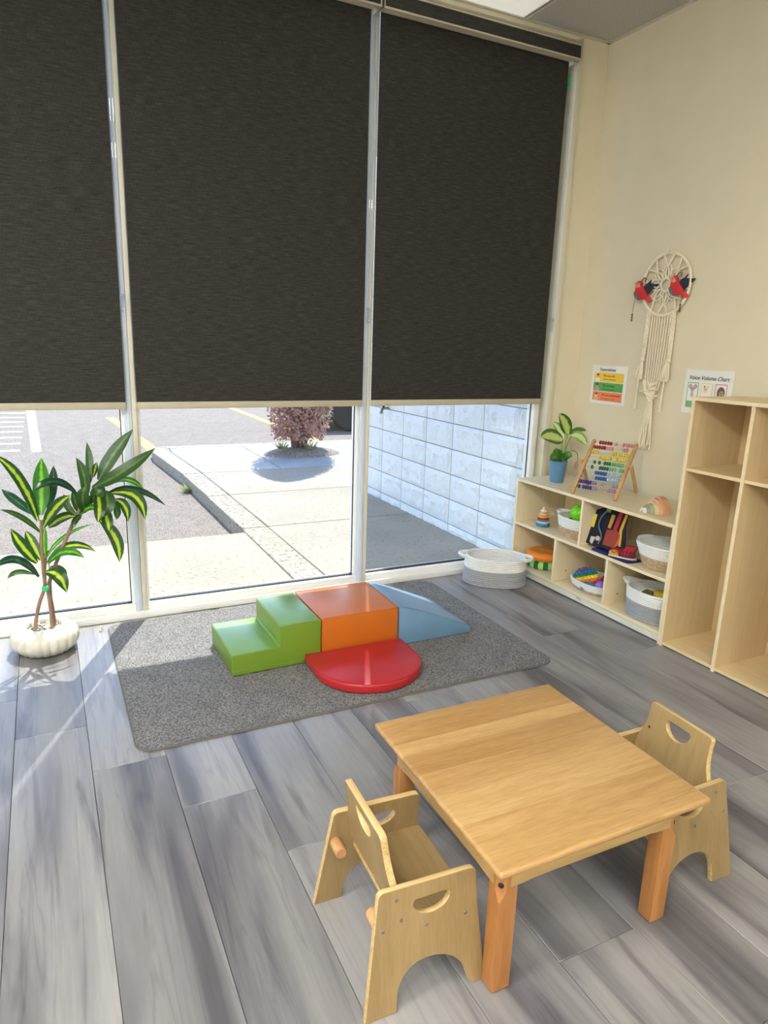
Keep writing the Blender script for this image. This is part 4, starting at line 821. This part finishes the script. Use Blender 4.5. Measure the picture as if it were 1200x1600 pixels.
b.tube(smooth_path([(-.02, -.01, .046), (-.05, -.03, .05), (-.04, -.045, .03), (-.01, -.02, .044)], 4), .003, 6); b.obj('laces', pm('red_lace', (186, 24, 50), .6), so_)

# things standing on top of the shelf
ZT = .630
ra = thing('rainbow_arch_stacker', 'telescoped pastel wooden rainbow arches at the right end of the shelf top', 'toy', (2.822, 2.498, ZT), rz=2.80)   # local x points along the tunnel, to the left
for k, (r, c) in enumerate(((.082, (206, 152, 108)), (.069, (214, 168, 146)), (.057, (224, 198, 140)), (.0455, (168, 172, 150)), (.0345, (150, 154, 128)), (.024, (222, 220, 212)))):
    x0 = -.058+.0165*k
    po = arc(0, 0, r, r, 0, 180, 20); pi_ = arc(0, 0, r-.0105, r-.0105, 180, 0, 20)
    B().prism(po+pi_, x0, x0+.036, bev=.0015, seg=1, M=Matrix(((0, 0, 1, 0), (1, 0, 0, 0), (0, 1, 0, 0), (0, 0, 0, 1)))).obj('arch', pm('matte_arch_paint', c, .6, var=.05, vs=50), ra)
# abacus
ab = thing('abacus', 'wooden bead abacus on an A-frame stand on top of the shelf', 'abacus', (2.761, 2.8775, ZT), rz=math.atan2(-.227, .11))   # local x runs left to right along the foot line
th = math.radians(47); LA = .40; W2 = .126
ax_u = Vector((0, math.cos(th), math.sin(th)))
def onf(x, l, o=0): return Vector((x, 0, 0)) + ax_u*l + Vector((0, -math.sin(th), math.cos(th)))*o
FR = Matrix.Rotation(th-PI/2, 4, 'X')
for s in (-1, 1):
    p = B().box((s*W2-.010, -.009, .003), (s*W2+.010, .009, LA), bev=.004, M=FR).obj('post', M_ABW, ab)
    b = B()
    for k in range(10): b.lathe([(.0055, 0), (.0055, .0012), (0, .0012)], 8, M=FR @ Matrix.Translation((s*W2-s*.0098, 0, .385-.036*k)) @ Matrix.Rotation(-s*PI/2, 4, 'Y'))
    b.obj('wire_socket', M_BLACKB, p)
    top = onf(s*(W2+.022), .235, -.004); foot = Vector((s*(W2+.022), top.y+.135, .008))
    if s < 0: pass
    d = (foot-top); q = d.to_track_quat('Z', 'Y').to_matrix().to_4x4()
    B().box((-.009, -.009, -.02), (.009, .009, d.length), bev=.004, M=Matrix.Translation(top) @ q).obj('stand_leg', M_ABW, ab)
    B().tube([onf(s*W2, .235), onf(s*(W2+.032), .235, -.004)], .005, 8).obj('pivot_pin', M_SCREW, ab)
bead_me = {}
ABC = [((150, 20, 34), (214, 140, 150)), ((150, 20, 34), (214, 140, 150)), ((226, 196, 20), (232, 214, 60)), ((226, 196, 20), (232, 214, 60)), ((20, 110, 70), (110, 180, 130)), ((20, 110, 70), (110, 180, 130)),
       ((16, 80, 160), (160, 196, 214)), ((16, 80, 160), (160, 196, 214)), ((54, 34, 120), (150, 130, 180)), ((54, 34, 120), (150, 130, 180))]
ROWS = [(545, 895, ((580, 5), (724, 1), (790, 4))), (510, 880, ((512, 4), (608, 4), (795, 2))), (490, 865, ((494, 3), (692, 7))), (470, 850, ((568, 5), (698, 2), (758, 3))),
        (445, 830, ((508, 1), (556, 1), (610, 8))), (420, 810, ((480, 1), (560, 7), (757, 2))), (400, 790, ((520, 5), (644, 1), (680, 4))), (380, 770, ((522, 5), (638, 5))), (360, 745, ((366, 7), (580, 1), (690, 2))), (340, 725, ((352, 1), (394, 6), (644, 3)))]
SL = [[(u+12+24.5*q-a)/(b_-a) for u, n in grp for q in range(n)] for a, b_, grp in ROWS]   # place of every bead along its wire
mats = {}
for k in range(10):
    l = .385-.036*k
    B().tube([onf(-W2, l), onf(W2, l)], .0011, 6).obj('wire', M_WIRE, ab)
    for q in range(10):
        c = ABC[k][0 if q < 5 else 1]
        if c not in bead_me:
            mm = B().lathe([(.0022, -.0062), (.0080, -.0062), (.0115, -.0030), (.0122, 0), (.0115, .0030), (.0080, .0062), (.0022, .0062)], 12, M=Matrix.Rotation(PI/2, 4, 'Y')).me('bead'); mm.materials.append(pm('bead_lacquer', c, .3, coat=.3, var=.01)); bead_me[c] = mm
        x = -W2+.010+SL[k][q]*(2*W2-.020)
        link_mesh('bead', bead_me[c], None, ab, onf(min(W2-.017, max(-W2+.017, x)), l))
# ---------------------------------------------------------------- plants
def leaf_me(lf, off, nseg=12, fold=.22, up=(0, -.75, .65), shape=None):
    a, c, d, wd, mk_ = lf; path = bez(a, c, d, nseg); b = bmesh.new(); uvl = b.loops.layers.uv.new('UVMap'); rows = []
    upv = Vector(up).normalized()
    for i, p in enumerate(path):
        t = (path[min(i+1, nseg)]-path[max(i-1, 0)]).normalized(); s = t.cross(upv)
        s = s.normalized() if s.length > 1e-4 else Vector((1, 0, 0)); n = s.cross(t).normalized(); u = i/nseg
        wv = wd*.5*(shape(u) if shape else (.25+.75*math.sin(PI/2*min(1, u/.38)))*(1 if u < .55 else max(0, 1-((u-.55)/.45)**2.1)))
        wv = max(wv, .0004); rows.append([b.verts.new(p-Vector(off)+s*wv*k+n*(abs(k)*wv*fold)) for k in (-1, -.5, 0, .5, 1)])
    for i in range(nseg):
        for k in range(4):
            f = b.faces.new((rows[i][k], rows[i][k+1], rows[i+1][k+1], rows[i+1][k]))
            for lp, (uu, vv) in zip(f.loops, ((k, i), (k+1, i), (k+1, i+1), (k, i+1))): lp[uvl].uv = (uu/4, vv/nseg)
    me = bpy.data.meshes.new('leaf'); b.to_mesh(me); b.free(); me.shade_smooth(); return me
PC = Vector((-.083, 3.348, 0))
pot = thing('plant_pot', 'white ribbed pumpkin-shaped pot on the floor by the window', 'pot', PC)
def ribbed(prof, seg=96, ribs=22, amp=.11):
    b = bmesh.new(); rings = []
    for r, z in prof:
        rings.append([b.verts.new((r*math.cos(2*PI*k/seg)*(1-amp*(1-abs(math.sin(ribs*PI*k/seg))**.5)*min(1, r/.1)), r*math.sin(2*PI*k/seg)*(1-amp*(1-abs(math.sin(ribs*PI*k/seg))**.5)*min(1, r/.1)), z)) for k in range(seg)])
    for p, q in zip(rings, rings[1:]):
        for k in range(seg): b.faces.new((p[k], p[(k+1) % seg], q[(k+1) % seg], q[k]))
    b.faces.new(rings[0][::-1]); b.faces.new(rings[-1]); bmesh.ops.recalc_face_normals(b, faces=b.faces[:])
    me = bpy.data.meshes.new('bowl'); b.to_mesh(me); b.free(); return shade(me, 60)
link_mesh('bowl', ribbed([(.085, 0), (.118, .010), (.142, .038), (.150, .066), (.142, .094), (.118, .116), (.090, .126), (.080, .124), (.076, .116), (.080, .098), (.10, .085)]), M_POTW, pot)
b = B(); b.lathe([(0, .104), (.05, .106), (.082, .098)], 24, cap=False); b.obj('gravel', M_GRAVEL, pot)
b = B(); rr = random.Random(2)
for k in range(46):
    a = rr.uniform(0, 2*PI); q = rr.uniform(0, .07); b.ball((q*math.cos(a), q*math.sin(a), .106), rr.uniform(.005, .009), 6, 4)
b.obj('pebbles', M_GRAVEL, pot); b = B()
for k in range(14):
    a = rr.uniform(1.5, 4.6); q = rr.uniform(.01, .05); b.ball((q*math.cos(a), q*math.sin(a), .108), rr.uniform(.008, .012), 6, 4, (1, 1, .6))
b.obj('moss', M_SOIL, pot)
dr = thing('dracaena', 'tall striped-leaf artificial dracaena standing in the white pumpkin pot', 'plant', PC + Vector((0, 0, .104)))
off = PC + Vector((0, 0, .104))
for nm, r0, r1 in (('trunkA', .0085, .007), ('trunkA2', .0085, .006), ('trunkB', .0085, .008)):
    pts = smooth_path([Vector(p)-off for p in PATHS[nm]], 5); n = len(pts)
    B().tube(pts, [r0+(r1-r0)*i/n for i in range(n)], 8).obj('stem', M_TRUNK, dr)
tp = Vector(PATHS['trunkA'][3])-off
B().lathe([(.013, -.010), (.016, -.006), (.016, .008), (.012, .012)], 12, c=(tp.x+.003, tp.y, tp.z-.01)).obj('tie_band', M_TIE, dr)
for lf in DRAC: link_mesh('leaf', leaf_me(lf[:3]+[lf[3]*1.02]+lf[4:], off, fold=.16), M_LEAF[lf[4]], dr)
DP = Vector((2.868, 3.318, ZT))
pb = thing('small_plant_pot', 'blue plastic pot on the window end of the shelf top', 'pot', DP)
B().lathe([(0, 0), (.040, 0), (.043, .003), (.055, .128), (.058, .130), (.058, .136), (.053, .136), (.050, .118), (0, .118)], 32).obj('pot_body', M_POTB, pb)
B().lathe([(0, .120), (.05, .119), (.0505, .118)], 20, cap=False).obj('soil', M_SOIL, pb)
df = thing('dieffenbachia', 'small variegated leafy plant growing in the blue pot', 'plant', DP + Vector((0, 0, .12)))
o2 = DP + Vector((0, 0, .12))
SHIFT = Vector((0, .012, 0))
for nm in ('st1', 'st2', 'st3', 'st4'): B().tube(smooth_path([Vector(p)+SHIFT-o2 for p in PATHS[nm]], 5), .0042 if nm != 'st4' else .0028, 7).obj('stalk', M_STEM, df)
for lf in DIEF:
    lf2 = [tuple(Vector(p)+SHIFT) for p in lf[:3]] + lf[3:]
    link_mesh('leaf', leaf_me(lf2[:3]+[lf2[3]*1.35]+lf2[4:], o2, 10, .12, (-.55, -.70, .40), lambda u: .12+.88*math.sin(PI*min(1, u*.92+.06))**.8 if u < .97 else .05), M_LEAF[lf[4]], df)
tag(B().lathe([(.009, 0), (.010, .003), (.006, .016), (.005, .026), (0, .030)], 12).obj('cone_weight', M_WHITE_TRIM, None, (.165, 3.47, .0)), 'tiny white plastic cone standing on the floor by the rug corner', 'weight')

# ---------------------------------------------------------------- things on the wall
def wall_thing(name, label, cat, y, z, offw=.001, group=None):     # local x to the right along the wall, y up, z out into the room
    t = thing(name, label, cat, (0, 0, 0), 0, group)
    t.matrix_world = Matrix(((0, 0, -1, XR-offw), (-1, 0, 0, y), (0, 1, 0, z), (0, 0, 0, 1))); return t
INK = pm('black_ink', (40, 44, 50), .7)
def flat(name, poly, z, c, par): return B().prism(poly, z, z+.0006).obj(name, c if not isinstance(c, tuple) else pm('print', c, .5), par)
def rect(x0, y0, x1, y1): return [(x0, y0), (x1, y0), (x1, y1), (x0, y1)]
def ell(cx, cy, a, b_, n=18): return [(cx+a*math.cos(2*PI*k/n), cy+b_*math.sin(2*PI*k/n)) for k in range(n)]
p1 = wall_thing('poster', 'small laminated expectations poster with yellow, green and orange bands', 'poster', 3.276, 1.235)
B().box((-.149, -.120, .0), (.149, .120, .003), bev=.001, seg=1).obj('sheet', M_PAPER, p1)
def put_text(s, size, x, y, par, z=.0041, mt=INK, **k):
    me = text_me('lettering', s, size, **k); me.materials.append(mt); return link_mesh('lettering', me, None, par, (x, y, z))
put_text('Expectations', .026, -.015, .093, p1, off=.0002)
for (y1, y0, c, big, small, inkc) in ((.075, .018, (244, 204, 72), 'We are safe', 'We use walking feet', (150, 116, 30)), (.014, -.040, (92, 168, 84), 'We are kind', 'We use nice words', (50, 110, 60)), (-.044, -.100, (240, 140, 92), 'We are responsible', 'We clean up our toys', (180, 80, 50))):
    flat('band', rect(-.128, y0, .124, y1), .003, c, p1); ik = pm('tinted_ink', inkc, .7)
    put_text(big, .020, -.048, y1-.019, p1, align='LEFT', mt=ik, off=.0002); put_text(small, .013, -.048, y1-.041, p1, align='LEFT', mt=ik)
    cy = (y0+y1)/2
    sk, hair, shirt = ((226, 180, 150), (120, 76, 60), (236, 232, 226)) if y1 > .05 else ((200, 150, 140), (90, 66, 66), (176, 160, 170)) if y1 > 0 else ((240, 204, 170), (150, 90, 60), (204, 176, 150))
    flat('figure', ell(-.095, cy-.016, .022, .012), .0036, shirt, p1); flat('figure', ell(-.095, cy+.006, .012, .013), .0042, sk, p1); flat('figure', ell(-.095, cy+.014, .013, .007), .0048, hair, p1)
p2_ = wall_thing('poster', 'white voice volume chart poster with animal cards behind the cubby', 'poster', 2.552, 1.243)
B().box((-.150, -.118, .0), (.150, .118, .003), bev=.001, seg=1).obj('sheet', M_PAPER, p2_)
put_text('Voice Volume Chart', .030, .0, .075, p2_, shear=.25, off=.0002)
for k, (x, c) in enumerate(((-.092, (132, 186, 124)), (-.004, (232, 218, 130)), (.084, (222, 130, 150)))):
    flat('card_frame', rect(x-.036, -.085, x+.036, .050), .003, c, p2_); flat('card', rect(x-.031, -.050, x+.031, .045), .0036, (240, 240, 236), p2_)
def an(parts):
    for cx, cy, a, b_, z, c in parts: flat('animal', ell(cx, cy, a, b_), z, c, p2_)
an([(-.108, .028, .011, .013, .0042, (170, 150, 156)), (-.076, .028, .011, .013, .0042, (170, 150, 156)), (-.108, .028, .007, .009, .0048, (214, 160, 164)), (-.076, .028, .007, .009, .0048, (214, 160, 164)), (-.092, .014, .013, .015, .0054, (176, 176, 180)), (-.097, .017, .002, .003, .006, (50, 50, 54)), (-.087, .017, .002, .003, .006, (50, 50, 54)), (-.092, .005, .003, .002, .006, (200, 120, 130)), (-.092, -.015, .010, .014, .0048, (184, 184, 188))])
an([(-.010, .014, .012, .016, .0042, (236, 214, 160)), (-.018, .030, .004, .008, .0042, (150, 110, 90)), (.002, .030, .004, .008, .0042, (232, 208, 150)), (-.012, .016, .002, .003, .0048, (60, 50, 40)), (-.003, .018, .002, .003, .0048, (60, 50, 40))])
an([(.086, .004, .024, .032, .0042, (110, 92, 66)), (.090, -.004, .015, .020, .0048, (176, 156, 116)), (.086, .002, .002, .003, .0054, (50, 40, 30)), (.094, .002, .002, .003, .0054, (50, 40, 30)), (.090, -.010, .004, .003, .0054, (80, 60, 44))])
# macrame dream catcher
mc = wall_thing('macrame_dream_catcher', 'cream macrame dream catcher with a ring web and long cord fringe', 'wall hanging', 2.902, 1.812, .022)
R0 = .166
B().tube([(R0*math.cos(2*PI*k/56), R0*math.sin(2*PI*k/56), 0) for k in range(56)], .0078, 8, closed=True).obj('hoop', M_CORD, mc)
b = B(); b.tube([(.034*math.cos(2*PI*k/28), .034*math.sin(2*PI*k/28), 0) for k in range(28)], .0062, 7, closed=True)
P_ = lambda r, a: Vector((r*math.cos(math.radians(a)), r*math.sin(math.radians(a)), 0))
for k in range(8):
    a = 45*k+90
    for s in (-1, 1):
        b.tube(bez(P_(.034, a), P_(.062, a+s*24), P_(.098, a), 6), .0046, 6); b.tube(bez(P_(.034, a+s*8), P_(.055, a+s*14), P_(.078, a+s*22.5), 5), .0036, 6)
        b.tube([P_(.078, a+s*22.5), P_(.105, a+s*11), P_(.098, a)], .0036, 6); b.tube([P_(.098, a), P_(R0, a+s*13)], .0050, 6)
b.obj('web', M_CORD, mc)
b = B(); b.tube(smooth_path([(-.004, R0-.004, 0), (-.01, R0+.012, 0), (0, R0+.02, -.002), (.008, R0+.012, 0), (.003, R0-.004, 0)], 4), .0026, 6)
b.lathe([(.003, -.012), (.003, .012), (.006, .013)], 8, M=Matrix.Translation((0, R0+.018, 0))); b.obj('hanging_loop', M_CORD, mc)
rr = random.Random(4)
for k in range(8):      # straight cords gathered into the knot
    x = -.066+.0188*k; y0 = -math.sqrt(R0*R0-x*x)
    B().tube(smooth_path([(x, y0, .004), (x*.96-.002, -.34, .004), (x*.86-.004, -.50, .006), (x*.62-.004, -.58, .008)], 5), .0038, 6).obj('cord', M_CORD, mc)
for s in (-1, 1):       # braids with tassels
    x0 = s*.088; b = B(); y0 = -math.sqrt(R0*R0-x0*x0); xe = -.098 if s < 0 else .090
    for ph in (0, 2.1, 4.2):
        n = 60; b.tube([(x0+(xe-x0)*i/n+.0074*math.sin(i*.5+ph), y0+(-.405-y0)*i/n, .006+.0055*math.cos(i*.55+ph)) for i in range(n+1)], .0048, 6)
    b.obj('braid', M_CORD, mc)
    tb_ = B(); tb_.ball((xe, -.412, .008), .016, 10, 8, (1, .9, .8))
    for k in range(26):
        a = rr.uniform(0, 2*PI); q = rr.uniform(.008, .034); tb_.tube(smooth_path([(xe, -.408, .006), (xe-.003+q*.6*math.cos(a), -.45, .008+q*.3*abs(math.sin(a))), (xe-.012+q*math.cos(a), -.50-rr.uniform(0, .03), .006+q*.6*abs(math.sin(a)))], 3), .0034, 5)
    tb_.obj('tassel', M_CORD, mc)
    B().tube(smooth_path([(xe-.010, -.44, .006), (xe-.016, -.56, .005), (xe-.018, -.69, .005)], 4), .0050, 6).obj('tail_cord', M_CORD, mc)
    B().ball((xe-.018, -.694, .005), .0080, 8, 6).obj('tail_knot', M_CORD, mc)
b = B()
for k in range(22):
    a = rr.uniform(0, 2*PI); e = rr.uniform(-1, 1); c = Vector((-.004+.032*math.cos(a), -.585+.042*e, .022+.012*math.sin(a*2)))
    u = Vector((rr.uniform(-1, 1), rr.uniform(-1, 1), rr.uniform(-.3, .3))).normalized()*.026; b.tube(bez(c-u, c+Vector((0, 0, .018)), c+u, 4), .0062, 6)
b.ball((-.004, -.585, .014), .040, 12, 10, (.9, 1.15, .5)); b.obj('knot', M_CORD, mc)
for k in range(13):
    s = -1 if k < 6 else 1; x1 = -.004+s*rr.uniform(.004, .026); x2 = (-.036 if s < 0 else .012)+rr.uniform(-.020, .026)
    B().tube(smooth_path([(-.004+s*.012, -.60, .010), (x1+rr.uniform(-.006, .006), -.72, .006+rr.uniform(0, .012)), (x2+rr.uniform(-.004, .004), -.84, .006+rr.uniform(0, .012)), (x2+rr.uniform(-.010, .010), -.895-rr.uniform(0, .03), .005+rr.uniform(0, .010))], 4), .0036, 6).obj('fringe_cord', M_CORD, mc)
# painted wooden birds hung on the hoop
def bird(label, y, z, rot):
    t = wall_thing('bird_ornament', label, 'ornament', y, z, .046, 'painted bird ornaments'); t.matrix_world = t.matrix_world @ Matrix.Rotation(rot, 4, 'Z') @ Matrix.Rotation(.30, 4, 'Y') @ Matrix.Scale(1.08, 4)
    bx = lambda name, poly, z0, z1, c: B().prism(poly, z0, z1, bev=.0015, seg=1).obj(name, pm(name+'_paint', c, .6, var=.08, vs=60), t)
    bx('body', [(-.040, .022), (-.012, .030), (.012, .002), (.030, -.026), (.018, -.040), (-.010, -.046), (-.032, -.036), (-.044, -.010)], -.008, .008, (196, 38, 44))
    bx('belly', [(-.046, -.004), (-.030, -.020), (-.008, -.046), (-.022, -.048), (-.040, -.034), (-.048, -.018)], -.009, .0095, (84, 108, 110))
    bx('head', ell(-.028, .032, .017, .018, 16), -.007, .009, (218, 140, 120)); bx('crown', [(-.034, .046), (-.014, .050), (-.004, .034), (-.012, .020), (-.018, .034)], -.0075, .0105, (190, 44, 48))
    bx('beak', [(-.044, .040), (-.054, .042), (-.042, .032)], -.003, .004, (150, 70, 50)); bx('eye', ell(-.031, .034, .0028, .0034, 8), .009, .0105, (20, 20, 24))
    bx('wing', [(-.006, .012), (.010, .034), (.032, .036), (.078, .032), (.054, .006), (.028, -.018), (.004, -.010)], -.012, -.002, (28, 36, 58)); bx('far_wing', [(.006, .026), (.020, .042), (.034, .056), (.036, .036), (.026, .024)], -.016, -.010, (40, 44, 50))
    bx('tail', [(.016, -.026), (.026, -.022), (.050, -.040), (.056, -.052), (.044, -.062), (.030, -.056), (.014, -.040)], -.006, .006, (206, 52, 60))
    B().tube(smooth_path([(-.016, .046, 0), (-.004, .064, -.004), (.006, .058, -.006), (.004, .044, -.004)], 4), .003, 6).obj('hanging_cord', pm('brown_twine', (120, 100, 70), .9), t)
    return t
bird1 = bird('painted red wooden bird on the left side of the dream catcher', 3.040, 1.785, 0); bird2 = bird('painted red wooden bird on the right side of the dream catcher', 2.790, 1.798, 0)
BW = pm('brown_bead', (112, 78, 58), .6, var=.1)
for t, x, ys_ in ((bird1, -.040, (-.05, -.115)), (bird2, .026, (-.05, -.085))):
    b = B(); b.tube([(x, -.036, 0), (x-.006, ys_[1], 0)], .0014, 5)
    for q in range(3): b.ball((x-.006, ys_[1]-.008-.014*q, 0), .0068, 8, 6, (.8, 1.1, .8))
    b.obj('bead_drop', BW, t)
